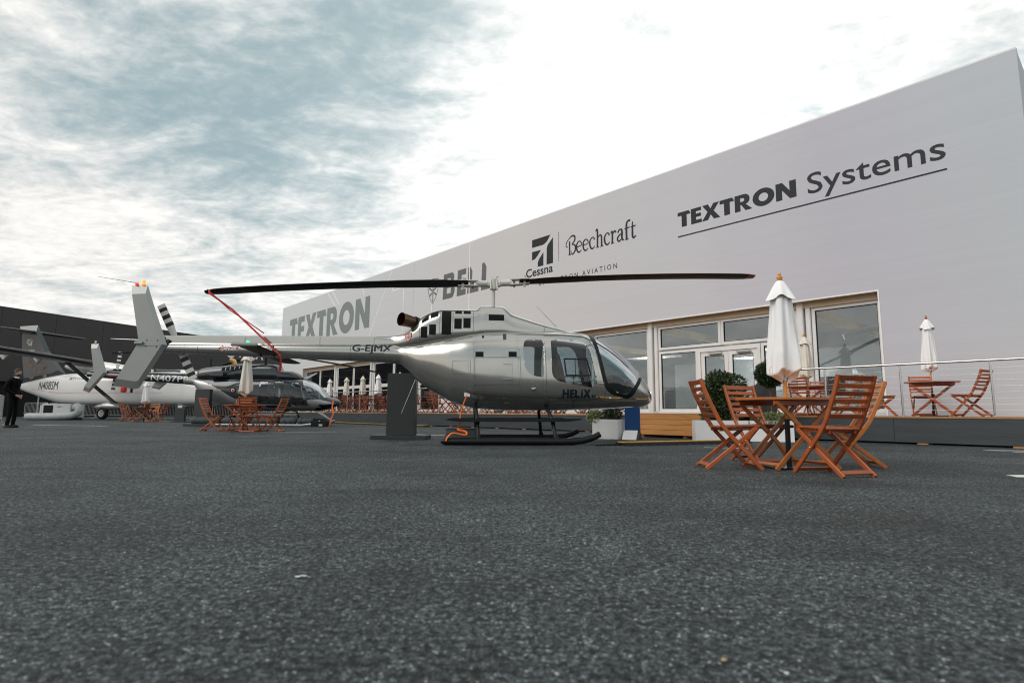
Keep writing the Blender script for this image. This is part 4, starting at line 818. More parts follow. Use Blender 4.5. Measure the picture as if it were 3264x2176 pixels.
# mast, hub
MB().tube([(0, 0, 2.6), (0, 0, 3.20)], .032, 14).build('mast', 'grip_white', H)
hub = MB(); hub.tube([(-.0, 0, 3.03), (0, 0, 3.24)], .075, 14); hub.cbox(-.15, .15, -.06, .06, 3.09, 3.19, .02); hub.tube([(.05, 0, 3.2), (.05, 0, 3.30)], .02, 8); hub.tube([(-.05, 0, 3.2), (-.05, 0, 3.29)], .02, 8); hub.tube([(.05, 0, 3.29), (.10, 0, 3.30)], .012, 6)
hub.tube([(-.06, -.09, 3.02), (-.06, -.05, 3.22)], .018, 8); hub.tube([(.07, -.09, 3.02), (.06, -.05, 3.22)], .018, 8); hub.build('rotor_hub', 'grip_white', H)
RT = .018                                                              # rotor azimuth in the helicopter's own frame
def rot_pt(r, lat, z): return (r*math.cos(RT)-lat*math.sin(RT), r*math.sin(RT)+lat*math.cos(RT), z)
for sgn in (1, -1):
    zf = (lambda r: 3.15+.105*r-.0085*r*r) if sgn > 0 else (lambda r: 3.15-.020*r-.0073*r*r)
    gp = MB(); gp.tube([rot_pt(sgn*.16, 0, zf(.16)), rot_pt(sgn*.33, 0, zf(.33)), rot_pt(sgn*.36, 0, zf(.36))], [.065, .07, .09], 12)
    for dz in (.05, -.05): gp.cbox(-.20, .20, -.075, .075, -.014, .014, .01)
    gp2 = MB()
    for dz in (.052, -.052): gp2.sweep([rot_pt(sgn*.33, 0, zf(.33)+dz), rot_pt(sgn*.55, 0, zf(.55)+dz), rot_pt(sgn*.72, 0, zf(.72)+dz*.9)], .17, .026, (0, 1, 0), .3)
    gp2.tube([rot_pt(sgn*.62, -.05, zf(.62)-.11), rot_pt(sgn*.62, -.05, zf(.62)+.11)], .03, 10); gp2.tube([rot_pt(sgn*.42, 0.04, zf(.42)-.09), rot_pt(sgn*.42, .04, zf(.42)+.09)], .022, 8)
    gpm = MB(); gpm.tube([rot_pt(sgn*.14, 0, zf(.14)), rot_pt(sgn*.33, 0, zf(.33)), rot_pt(sgn*.36, 0, zf(.36))], [.065, .07, .09], 12); gpm.add(gp2.v, gp2.f); gpm.build('blade_grip', 'grip_white', H)
    bl = MB(); n = 30; sec = 12; vs = []; rs = [.52+(5.52-.52)*i/n for i in range(n+1)]
    for r in rs:
        ch = .30+.03*min(1, max(0, (r-.5)/.5)); ch *= 1.10 if 1.0 < r < 1.9 else 1.0
        if r > 5.3: ch *= 1-.45*(r-5.3)/.22
        pit = R(13-1.0*r) if sgn < 0 else R(-6)
        for k in range(sec):
            a = 2*math.pi*k/sec; c = .5*math.cos(a); th = .05*math.sin(a)*(1 if r > .8 else .9)*.55*(1+.5*math.cos(a))
            lat = c*ch; zz = th*.9
            bl_lat = sgn*(lat*math.cos(pit)-zz*math.sin(pit)); bl_z = lat*math.sin(pit)+zz*math.cos(pit)
            vs.append(rot_pt(sgn*r, bl_lat, zf(r)+bl_z))
    for i in range(n):
        bl.cur = 1 if rs[i] > 5.25 and sgn > 0 else 0
        bl.add([], []); s0 = len(bl.v)
        bl.add(vs[i*sec:(i+2)*sec], [(j, (j+1) % sec, sec+(j+1) % sec, sec+j) for j in range(sec)], True)
    bl.cur = 0; bl.add(vs[:sec], [tuple(range(sec))]); bl.add(vs[-sec:], [tuple(range(sec-1, -1, -1))])
    bl.build('rotor_blade', ['blade_black', 'blade_tip'], H)
# tail boom with drive-shaft fairing
bz = lambda x: 1.705+(-1.9-x)/4.4*.04; br = lambda x: .187-(-1.9-x)/4.4*.097
xs = np.linspace(-1.85, -6.3, 24)
MB().tube([(x, 0, bz(x)) for x in xs], [br(x) for x in xs], 28).build('tail_boom', 'silver_paint', H)
fz = lambda x: 2.035-(-2.3-x)/4.0*.055
fm = MB(); vs = []; xs2 = np.linspace(-2.28, -6.25, 16)
for x in xs2:
    t = fz(x); b0 = bz(x)+br(x)*.70; w = .075
    vs += [(x, -w-.015, b0), (x, -w, b0+.03), (x, -w, t-.025), (x, -w+.03, t), (x, w-.03, t), (x, w, t-.025), (x, w, b0+.03), (x, w+.015, b0)]
fm.add(vs, [(i*8+j, (i+1)*8+j, (i+1)*8+j+1, i*8+j+1) for i in range(15) for j in range(7)], False); fm.build('shaft_fairing', 'silver_paint', H)
for x in (-3.35, -4.75, -2.32):
    MB().tube([(x, -.078, bz(x)+br(x)*.8), (x, -.078, fz(x)-.03)], .003, 5).build('panel_seam', 'seam', H)
for x in (-2.75, -4.2, -5.6):
    MB().tube([(x, br(x)*1.004*math.cos(a), bz(x)+br(x)*1.004*math.sin(a)) for a in np.linspace(math.pi*.8, math.pi*1.6, 12)], .003, 5, False).build('panel_seam', 'seam', H)
bsd = lambda x, z: (x, -math.sqrt(max(0, (br(x)+.004)**2-(z-bz(x))**2)), z)
def U(X, Y):   # boom flank, measured in the left-hand enlargement
    w = .17; f0 = lambda D: 1813.33*2.352/D
    x = -4.
    for _ in range(4): D = 11.4+.08*x-w; x = (X-2116.8-1016)/f0(D)+.377-w*.08; z = .53+(1098-.007*(1016-(X-2116.8))*1.0-Y)/f0(D)
    return (x, z)
(x0, z0), (x1, z1) = U(1942, 640), U(2232, 588); decal(fit(text2d('G-EJMX', .0), x0-.006, x1-.006, z0-.015, z1+.025), bsd, 'lettering', 'print_dark', H)
decal(fit(text2d('G-EJMX', .0), x0+.006, x1+.006, z0-.013, z1+.023), lambda x, z: (x, -math.sqrt(max(0, (br(x)+.0055)**2-(z-bz(x))**2)), z), 'lettering', 'print_dark', H)
# danger arrow
(x0, z0), (x1, z1) = U(928, 625), U(1082, 583); zm = (z0+z1)/2; h_ = (z1-z0)/2
bsd2 = lambda x, z: (x, -math.sqrt(max(0, (br(x)+.007)**2-(z-bz(x))**2)), z)
bsd3 = lambda x, z: (x, -math.sqrt(max(0, (br(x)+.010)**2-(z-bz(x))**2)), z)
ar = lambda k: [(x0-k, zm), (x0+.09, zm+h_+k), (x0+.09, zm+h_*.62+k), (x1+k, zm+h_*.62+k), (x1+k, zm-h_*.62-k), (x0+.09, zm-h_*.62-k), (x0+.09, zm-h_-k)]
decal(fill2d([ar(.008)]), bsd, 'danger_arrow', 'white_print', H); decal(fill2d([ar(-.002)]), bsd2, 'danger_arrow', 'red_print', H); decal(fit(text2d('DANGER', .03), x0+.06, x1-.02, zm-.036, zm+.036), bsd3, 'lettering', 'white_print', H)
# stabiliser crossing under the boom, with the green position lamp on its near tip
st = wing_mesh((-4.08, -1.32, 1.69), (-4.08, 1.32, 1.60), .40, .40, .10, up=(0, -.03, 1)); st.build('stabiliser', 'trim_black', H)
MB().cbox(-4.50, -4.06, -1.37, -1.315, 1.655, 1.725, .02).build('stabiliser_tip', 'fin_paint', H); MB().lathe([(0, .035), (.02, .028), (.028, .01), (.03, 0)], 10, (-4.22, -1.345, 1.722)).build('position_lamp', 'green_lamp', H)
for x in (-4.18, -4.42): MB().sweep([(x, -.19, 1.80), (x, -.185, 1.66), (x, -.10, 1.60)], .03, .012, (1, 0, 0)).build('stabiliser_bracket', 'trim_black', H)
# fin
fx = lambda X, Y: ((X-2116.8-1016)/(1813.33*2.352/10.85)+.377, .53+(1081-Y)/(1813.33*2.352/10.85))
fin_mesh([fx(278, 142), fx(392, 135), fx(470, 345), fx(566, 585), fx(395, 905), fx(365, 912), fx(212, 890), fx(350, 605), fx(372, 575)], -.10, .085, .16).build('tail_fin', 'fin_paint', H)
seam = MB(); a, b = fx(565, 588), fx(352, 600); seam.tube([(a[0], -.144, a[1]), (b[0], -.144, b[1])], .003, 5).build('panel_seam', 'seam', H)
for X, Y in ((428, 553), (504, 553), (424, 598), (500, 600)): q = fx(X, Y); MB().lathe([(0, .006), (.012, .003), (.014, 0)], 8).xf(Matrix.Translation((q[0], -.143, q[1])) @ Matrix.Rotation(R(90), 4, 'X')).build('bolt', 'black_metal', H)
q = fx(378, 575); MB().cbox(q[0]-.07, q[0]+.07, -.20, -.13, q[1]-.03, q[1]+.03, .015).build('tail_lamp_housing', 'fin_paint', H)
a, b = fx(170, 545), fx(365, 552); MB().tube([(a[0], -.12, a[1]), (b[0], -.12, b[1])], [.006, .014], 6).build('pitot_rod', 'alu_metal', H)
a, b = fx(30, 80), fx(312, 122); MB().tube([(a[0], -.1, a[1]), (b[0], -.1, b[1])], [.003, .006], 5).build('whip_aerial', 'black_metal', H)
q = fx(316, 140); MB().lathe([(0, .05), (.03, .045), (.036, 0)], 12, (q[0], -.1, q[1])).build('beacon', 'red_lens', H)
q = fx(362, 136); MB().lathe([(0, .10), (.022, .095), (.032, .07), (.034, .03), (.04, .025), (.04, 0)], 12, (q[0], -.1, q[1])).build('beacon', 'amber_lamp', H)
q = fx(290, 905); MB().cbox(q[0]-.05, q[0]+.04, -.14, -.06, q[1]-.08, q[1]+.02, .02).build('tail_guard', 'red', H)
a = fx(578, 545); MB().tube([(-6.2, -.0, bz(-6.2)), (a[0], 0, a[1])], [.10, .09], 14).build('tail_gearbox', 'black_metal', H)
a = fx(585, 548); tail_rotor(H, (a[0], a[1]), R(-26.3), .80, .16)
# skids
for s in (-1, 1):
    y = 1.02*s; P = [(-.95, y, .068), (-.88, y, .064)]+[(x, y, .064) for x in (-.4, .4, 1.2)]+[(1.40, y, .068), (1.60, y, .088), (1.78, y, .14), (1.90, y, .20)]
    MB().tube(P, [.035, .062, .064, .064, .064, .064, .06, .057, .054], 14).build('skid', 'black_metal', H)
    MB().prism([(-.88, .43), (-.80, .47), (1.55, .475), (1.58, .455), (1.30, .415), (-.60, .405)], 'y', y-.16*s, y+.02*s).build('step', 'black_metal', H)
for x, xk in ((-.34, .05), (1.00, .10)):
    P = [(x+xk, -1.02, .08), (x+xk*.6, -.93, .40), (x+.01, -.74, .60), (x, -.5, .68), (x, 0, .70), (x, .5, .68), (x+.01, .74, .60), (x+xk*.6, .93, .40), (x+xk, 1.02, .08)]
    MB().tube(P, .034, 12).build('cross_tube', 'black_metal', H)
    for s in (-1, 1):
        MB().tube([(x+xk*1.08, 1.022*s, .07), (x+xk*.95, 1.0*s, .17)], .046, 12).build('saddle_clamp', 'black_metal', H); MB().tube([(x+xk*.62, .935*s, .37), (x+xk*.55, .91*s, .43)], .043, 12).build('step_clamp', 'black_metal', H)
# whip aerial on roof
a, b = (1.32, 0, 2.25), (.88, 0, 2.70); MB().tube([a, b], [.012, .004], 6).build('whip_aerial', 'grip_white', H); MB().tube([(1.32, 0, 2.22), (1.28, 0, 2.30)], [.04, .015], 10).build('aerial_base', 'grip_white', H)
MB().tube([(-1.5, -.1, 1.2), (-1.75, -.1, .55)], [.006, .004], 5).build('whip_aerial', 'alu_metal', H)
MB().lathe([(0, -.06), (.05, -.05), (.07, 0)], 12, (.15, .0, .62)).build('belly_aerial', 'grip_white', H)
a = S(700, 960); MB().sweep([(a[0]-.02, -(float(body.y(*a))-.01), a[1]+.13), (a[0]-.03, -(float(body.y(*a))+.05), a[1]-.02)], .11, .012, (1, 0, 0), .3).build('step_flap', 'alu_metal', H)
def wpt(p): return Matrix.Translation((-.377, 11.25, 0)) @ Matrix.Rotation(.080, 4, 'Z') @ Vector(p)
def smooth_path(pts, n=6):
    P = [Vector(p) for p in pts]; out = []
    for i in range(len(P)-1):
        p0, p1, p2, p3 = P[max(i-1, 0)], P[i], P[i+1], P[min(i+2, len(P)-1)]
        for k in range(n): t = k/n; out.append(.5*((2*p1)+(p2-p0)*t+(2*p0-5*p1+4*p2-p3)*t*t+(3*p1-p0-3*p2+p3)*t**3))
    return out+[P[-1]]
def ribbon(name, label, pts, w, m, wax=(1, 0, 0), cat='strap'):
    if name == 'cargo_strap': return tag(MB().tube([wpt(p) for p in smooth_path(pts)], w/2, 8, sq=.5).build(name, m), label, cat)
    o = MB().sweep([wpt(p) for p in pts], w, .006, wax, .2).build(name, m); return tag(o, label, cat)
q = U(1345, 570)
zl = lambda r: 3.15-.020*r-.0073*r*r
ribbon('tie_down_strap', 'red strap tied from the left rotor blade tip down to the tail boom', [rot_pt(-5.40, -.17, zl(5.4)+.01), rot_pt(-5.38, -.19, zl(5.4)-.06), (-4.96, -.197, 2.468), (-4.54, -.20, 2.084), (-4.12, -.205, 1.70), (-4.03, -.22, 1.60), (-4.01, -.22, 1.42), (-4.03, -.22, 1.28)], .034, 'red', (1, .3, .4))
ribbon('tie_down_strap', 'thin second red line beside the blade tip strap', [rot_pt(-5.46, -.10, zl(5.4)+.03), (-5.02, -.20, 2.47), (-4.52, -.18, 2.14), (-4.40, -.09, 2.05)], .02, 'red', (1, .3, .4))
a = S(694, 965)
ribbon('cargo_strap', 'orange strap hanging from the helicopter belly flap to the near skid', [(a[0]-.02, -.70, a[1]+.01), (a[0]-.08, -.74, a[1]-.16), (a[0]-.13, -.80, a[1]-.36), (a[0]-.14, -.88, a[1]-.54), (a[0]-.17, -.98, a[1]-.60), (a[0]-.03, -1.02, a[1]-.64), (a[0]-.02, -1.05, a[1]-.69), (a[0]-.12, -1.05, a[1]-.68), (a[0]-.26, -1.06, a[1]-.66), (a[0]-.35, -1.08, a[1]-.74), (a[0]-.37, -1.09, .07)], .05, 'orange_strap', (0, 1, .2))
bx = thing('ballast_box', 'grey metal box standing between the helicopter skids below the orange strap', 'box', wpt((-.60, -.62, 0)), .080)
MB().cbox(-.28, .28, -.12, .12, 0, .27, .008).build('body', 'grey_box', bx); MB().cbox(-.285, .285, -.125, .125, .272, .288, .005).build('lid', 'grey_box', bx)

# ------------------------------------------------------------------ the dark seven-seat helicopter behind
A = thing('dark_helicopter', 'dark slate and grey helicopter with popout floats parked behind the tail boom', 'helicopter', (-9.98, 23.0, 0), .05)
b7 = Loft([(3.10, .88, .95, .03, .5, 2, 2), (3.06, .83, 1.0, .14, .5, 2, 2), (2.94, .80, 1.07, .26, .45, 2, 2), (2.64, .69, 1.185, .44, .42, 2, 2.2), (2.49, .64, 1.34, .50, .40, 2, 2.3), (2.26, .61, 1.58, .57, .38, 2, 2.5), (2.0, .595, 1.73, .63, .40, 2.2, 2.6), (1.55, .59, 1.87, .68, .42, 2.5, 2.8),
 (1.25, .59, 1.895, .70, .45, 2.8, 2.8), (.3, .593, 1.91, .71, .47, 3, 2.8), (-.83, .65, 1.91, .69, .5, 2.8, 2.6), (-1.58, .80, 1.90, .60, .52, 2.6, 2.3), (-2.15, 1.02, 1.90, .47, .55, 2.4, 2.2), (-2.53, 1.36, 1.92, .34, .5, 2.1, 2), (-2.72, 1.57, 1.93, .25, .5, 2, 2), (-3.1, 1.62, 1.94, .19, .5, 2, 2)])
def Q7(X, Y):
    w = .65
    for _ in range(3): f = 1813.33*3.36/(23-w); x = (X-3467.5+.0)/f+9.98; z = .53+(878.6-Y)/f; w = max(.3, float(b7.y(x, z)))
    return (x, z)
P7 = lambda L_: [Q7(*p) for p in L_]
wn = {1: rounded(P7([(770, 548), (855, 548), (868, 768), (770, 768)]), .05), 2: rounded(P7([(918, 548), (1022, 548), (1040, 722), (930, 722)]), .06), 3: rounded(P7([(1086, 556), (1175, 556), (1210, 600), (1290, 800), (1145, 804), (1110, 740)]), [.06, .06, .1, .05, .06, .1]),
      4: rounded(P7([(1222, 505), (1220, 545), (1292, 722), (1400, 735), (1512, 705), (1530, 600), (1530, 480)]), .02), 5: rounded(P7([(1365, 850), (1410, 790), (1605, 790), (1590, 830), (1480, 880)]), .03)}
SWP = sorted(P7([(60, 540), (150, 548), (250, 585), (350, 640), (450, 705), (540, 748), (700, 800), (900, 832), (1100, 815), (1280, 742), (1400, 735), (1520, 765), (1600, 785), (1640, 790)]))
V7 = b7.grid(dense_x(-3.1, 3.1, .030), 156); V7, k7s = seg_snap(V7, list(wn.values())+[SWP+SWP[::-1]], .018, .12); V7[..., 1] = np.where(k7s, np.sign(V7[..., 1])*b7.y(V7[..., 0], V7[..., 2]), V7[..., 1])
C7 = fcent(V7); k7 = np.zeros(C7.shape[:2], int); X7, Z7 = C7[..., 0], C7[..., 2]
sweep_pts = SWP
sf = np.interp(X7, [p[0] for p in sweep_pts], [p[1] for p in sweep_pts]); k7[Z7 < sf] = 6
for k, pl in wn.items(): k7[inpoly(X7, Z7, pl)] = k
k7[(k7 > 0) & (k7 < 4) & (C7[..., 1] > 0)] += 10
p7 = shell_parts(V7, k7)
p7[0].build('fuselage', 'navy_paint', A); p7[6].build('lower_fuselage', 'grey_paint', A)
for k, nm, m in ((11, 'cabin_window', 'cockpit_front'), (12, 'cabin_window', 'cockpit_front'), (13, 'door_window', 'cockpit_front'), (1, 'cabin_window', 'cockpit_front'), (2, 'cabin_window', 'cockpit_front'), (3, 'door_window', 'cockpit_front'), (4, 'windscreen', 'cockpit_front'), (5, 'chin_bay', 'trim_black')): p7[k].build(nm, m, A)
Vi = b7.grid(np.arange(-.3, 2.6, .06), 80, .035); Ci = fcent(Vi); ki = np.zeros(Ci.shape[:2], int)
for k in (1, 2, 3, 4): ki[inpoly(Ci[..., 0], Ci[..., 2], wn[k])] = 1
shell_parts(Vi, ki)[0].build('cabin_lining', 'inner_dark', A)
MB().box(-.3, 2.4, -.5, .5, .74, .78).build('cabin_floor', 'floor_grey', A)
for x in (.1, 1.2):
    for y in (-.3, .3): MB().cbox(x, x+.4, y-.2, y+.2, .78, 1.05, .03).sweep([(x, y, 1.0), (x-.12, y, 1.6)], .4, .1, (0, 1, 0)).build('seat', 'leather', A)
for pl, r_ in ((wn[3], .016), (wn[2], .014), (wn[1], .014)): seam_line(b7, pl+[pl[0]], 'window_frame', 'trim_black', A, r_, sub=1)
seam_line(b7, P7([(895, 545), (900, 800), (1085, 812)]), 'panel_seam', 'seam', A, .006); seam_line(b7, P7([(1060, 545), (1110, 830), (1300, 830), (1310, 780)]), 'panel_seam', 'seam', A, .006)
c7 = Loft([(1.54, 1.84, 1.92, .16, .3, 2.4, 3), (1.32, 1.82, 2.11, .36, .3, 2.6, 3), (1.06, 1.82, 2.19, .43, .3, 2.8, 3), (.66, 1.82, 2.205, .45, .3, 3, 3), (.62, 1.82, 2.39, .45, .3, 3, 3), (.3, 1.82, 2.45, .45, .3, 3, 3), (-.83, 1.82, 2.46, .44, .3, 3, 3), (-1.7, 1.82, 2.35, .40, .3, 3, 3), (-2.45, 1.85, 2.25, .30, .3, 2.6, 3), (-2.6, 1.86, 2.14, .22, .3, 2.4, 3), (-2.68, 1.88, 2.03, .10, .3, 2.2, 3), (-3.2, 1.90, 2.0, .06, .3, 2.2, 3)])
Vc = c7.grid(np.arange(-3.2, 1.545, .04), 48); shell_parts(Vc, np.zeros((Vc.shape[0]-1, 48), int))[0].build('engine_cowling', 'navy_paint', A)
def T7(X, Y): f = 1813.33*3.36/22.6; return ((X-3467.5)/f+9.98, .53+(878.6-Y)/f)
for i in range(5):
    (x0, z0), (x1, z1) = T7(358+48*i, 440-4*i), T7(395+48*i, 402-4*i); patch_rect(c7, x0, x1, z0, z1, .006, 4).build('intake_screen', 'mesh_black', A)
(x0, z0), (x1, z1) = T7(255, 498), T7(400, 455); MB().prism([(x0, z0), (x1, z0), (x1, z1), (x0+.25, z1)], 'y', -.60, -.38).build('intake_scoop', 'navy_paint', A)
(x0, z0), (x1, z1) = T7(505, 495), T7(580, 470); patch_rect(c7, x0, x1, z0, z1, .006, 4).build('intake_screen', 'mesh_black', A)
ex = MB(); ex.tube([(-1.15, -.1, 2.40), (-1.22, -.12, 2.56), (-1.36, -.14, 2.63)], [.09, .10, .10], 12).build('exhaust_stack', 'brass', A)
MB().tube([(0, 0, 2.35), (0, 0, 2.92)], .05, 10).tube([(0, 0, 2.78), (0, 0, 2.95)], .13, 12).build('mast', 'black_metal', A)
for az in (45, 135, 225, 315):
    a = R(az+1); n = 10; u = Vector((math.cos(a), math.sin(a), 0)); v = Vector((-u.y, u.x, 0)); zf = lambda r: 2.88-.02*r-.011*r*r
    MB().sweep([u*r+Vector((0, 0, zf(r))) for r in np.linspace(.15, 5.3, n)], .27, .035, v, .3).build('rotor_blade', 'blade_black', A)
bz7 = lambda x: 1.79+(-2.7-x)*.045; br7 = lambda x: .19-(-2.7-x)*.022
xs = np.linspace(-2.7, -6.9, 14); MB().tube([(x, 0, bz7(x)) for x in xs], [br7(x) for x in xs], 20).build('tail_boom', 'navy_paint', A)
MB().tube([(x, 0, bz7(x)+br7(x)+.02) for x in np.linspace(-3, -6.8, 8)], .05, 10).build('shaft_fairing', 'navy_paint', A)
q0 = -4.95; bs7 = lambda x, z: (x, -math.sqrt(max(0, (br7(x)+.006)**2-(z-bz7(x))**2)), z)
decal(fit(text2d('N407PB', .02), -4.98, -3.42, 0, None) if False else (lambda g: ([(x, z+bz7(x)-.11) for x, z in g[0]], g[1]))(fit(text2d('N407PB', .006), -4.38, -2.88, 0, .24)), bs7, 'lettering', 'stripe_white', A)
decal((lambda g: ([(x, z+bz7(x)-.03) for x, z in g[0]], g[1]))(fit(text2d('DANGER', .03), -6.05, -5.7, 0, .06)), bs7, 'lettering', 'red_print', A)
F7 = lambda X, Y: ((X-5687.5)/281+9.98, .53+(1246-Y)/281)
fin_mesh([F7(970, 500), F7(1048, 495), F7(1168, 822), F7(1000, 1042), F7(930, 1018), F7(1035, 830)], -.12, .09, .18).build('tail_fin', 'fin_paint', A)
a = F7(1215, 800); tail_rotor(A, a, R(6), .80, .2); MB().tube([(-6.8, 0, bz7(-6.8)), (a[0], .1, a[1])], .08, 10).build('tail_gearbox', 'black_metal', A)
q = F7(1015, 470); MB().cbox(q[0]-.03, q[0]+.03, -.15, -.09, q[1]-.1, q[1]+.02, .01).build('beacon', 'grip_white', A)
st = wing_mesh((-4.5, -1.0, 1.80), (-4.5, 1.0, 1.80), .42, .42, .09); st.build('stabiliser', 'grey_paint', A)
for s in (-1, 1): fin_mesh([(-4.4, 2.12), (-4.7, 2.14), (-5.0, 1.52), (-4.65, 1.44), (-4.38, 1.7)], s*1.02, .03, .2).build('end_plate', 'grey_paint', A)
for s in (-1, 1):
    y = 1.1*s; MB().tube([(-1.6, y, .06), (1.9, y, .05), (2.25, y, .09), (2.6, y, .20)], .05, 10).build('skid', 'grey_paint', A)
    for x0, x1, r_ in ((-2.3, -1.2, .17), (-1.15, -.1, .16), (.0, 1.0, .15), (1.05, 1.65, .16), (1.7, 2.3, .14)):
        n = 9; MB().tube([(x0+(x1-x0)*i/n, y-.12*s, .20+.01*math.sin(i*2.1)) for i in range(n+1)], [r_*(.45 if i in (0, n) else .92+.10*math.sin(i*1.9+x0*3)) for i in range(n+1)], 12).build('float_bag', 'float_bag', A)
    MB().box(-.6, 1.6, y-.26*s-.08, y-.26*s+.08, .44, .47).build('step', 'grey_paint', A)
for x in (-.7, 1.1): MB().tube([(x, -1.1, .07), (x, -1.0, .40), (x, -.75, .58), (x, 0, .62), (x, .75, .58), (x, 1.0, .40), (x, 1.1, .07)], .035, 10).build('cross_tube', 'black_metal', A)
fin_mesh([(2.05, .42), (2.25, .46), (2.75, .05), (2.68, .03)] if False else [(2.0, .62), (2.25, .62), (2.78, .24), (2.72, .22)], -.0, .02, .1).build('wire_cutter', 'alu_metal', A)
fin_mesh([(1.45, 1.88), (1.70, 1.88), (2.1, 2.12), (2.02, 2.14)], 0, .02, .1).build('wire_cutter', 'alu_metal', A)
MB().lathe([(.075, 0), (.066, .012), (0, .012)], 20).xf(Matrix.Translation((-.93, -.70, 1.38)) @ Matrix.Rotation(R(90), 4, 'X')).build('crest', 'white_print', A); MB().lathe([(.048, .014), (.03, .018), (0, .018)], 20).xf(Matrix.Translation((-.93, -.70, 1.38)) @ Matrix.Rotation(R(90), 4, 'X')).build('crest', 'red_print', A)
MB().lathe([(.11, .004), (.08, .006), (.0, .006)], 20).xf(Matrix.Translation((-.93, -.70, 1.38)) @ Matrix.Rotation(R(90), 4, 'X')).build('crest', 'trim_black', A)
sb = thing('stage_box', 'small black ground box beside the dark helicopter skid tip', 'box', (-7.35, 22.1, 0), .05); MB().cbox(-.30, .30, -.2, .2, 0, .22, .01).build('body', 'black_matt', sb); MB().cbox(.0, .14, -.215, -.2, .03, .10, .004).build('label_plate', 'unit_grey', sb)
tag(MB().sweep([(-6.95, 22.3, 1.02), (-6.97, 22.25, .75), (-6.9, 22.2, .5), (-7.0, 22.2, .2), (-7.02, 22.1, .01)], .045, .006, (1, 0, 0)).build('tie_down_strap', 'orange_strap'), 'orange strap dangling from the dark helicopter nose to the ground', 'strap')

# ------------------------------------------------------------------ white high-wing utility aeroplane, tail to the left
ha = R(-12); W_ = thing('utility_aeroplane', 'white twin high wing utility aeroplane with dark T tail behind the helicopters', 'aeroplane', (-25.2, 37.7, 0), ha)
fw = Loft([(-9.3, 2.05, 2.25, .06, .5, 2, 2), (-8.9, 1.92, 2.38, .22, .5, 2.2, 2.2), (-7.8, 1.62, 2.58, .46, .5, 2.6, 2.6), (-6.2, 1.24, 2.84, .78, .42, 3, 3.2), (-4.4, .92, 3.02, .98, .40, 3.4, 3.6), (-2.8, .88, 3.06, 1.05, .38, 3.6, 4), (3.5, .88, 3.06, 1.05, .38, 3.6, 4), (5.5, .90, 2.7, .98, .4, 3, 3.5), (6.8, 1.0, 2.1, .7, .45, 2.4, 2.6), (7.5, 1.2, 1.75, .3, .5, 2, 2), (7.65, 1.42, 1.52, .04, .5, 2, 2)])
Vw = fw.grid(np.arange(-9.3, 7.66, .1), 64); shell_parts(Vw, np.zeros((Vw.shape[0]-1, 64), int))[0].build('fuselage', 'white_paint', W_)
fsd = lambda x, z: (x, -(float(fw.y(x, z))+.012), z)
decal((lambda g: ([(x, z+(x+7.4)*.0) for x, z in g[0]], g[1]))(fit(text2d('N408SM', .0), -6.6, -4.75, 1.92, 2.46)), fsd, 'lettering', 'print_dark', W_)
decal(fit(text2d('SKYCOURIER', .0, 1, .2), -3.9, -2.3, 2.55, 2.72), fsd, 'lettering', 'print_dark', W_)
seam_line(fw, [(-7.4, 1.98), (-6.2, 1.84), (-4.8, 1.70), (-3, 1.70), (3.5, 1.70)], 'painted_reflection', 'red_print', W_, .012, off=-.004)  # red line paints in the copper reflection along the glossy flank
fin_mesh([(-9.75, 6.40), (-8.15, 6.45), (-6.9, 4.6), (-5.3, 2.98), (-6.0, 2.7), (-8.95, 2.3), (-9.4, 4.2)], 0, .30, .22).build('tail_fin', 'tail_slate', W_)
r_ = random.Random(3)
for i in range(16):
    x = -8.6+r_.random()*1.9; z = 2.75+r_.random()*1.5; MB().prism([(x-.16-.1*r_.random(), z), (x+.15, z+.10), (x+.22, z-.06), (x-.05, z-.14)], 'y', -.158, -.154).build('camouflage_patch', 'camo_brown', W_)
lgx = lambda u, v: (-8.75+u*.46, 5.45-v*.46)
for q in ([(0, 0), (.88, 0), (.72, .2), (.53, .278), (0, .275)], [(1, .12), (1, 1), (.70, 1), (.71, .42)], [(0, .425), (.44, .435), (.25, .62), (0, .72)], [(.55, .54), (.55, 1), (.28, 1), (.33, .75)]): MB().prism([lgx(*p) for p in q], 'y', -.163, -.155).build('emblem', 'white_print', W_)
MB().box(-8.7, -8.0, -.160, -.154, 4.62, 4.68).build('emblem', 'white_print', W_)
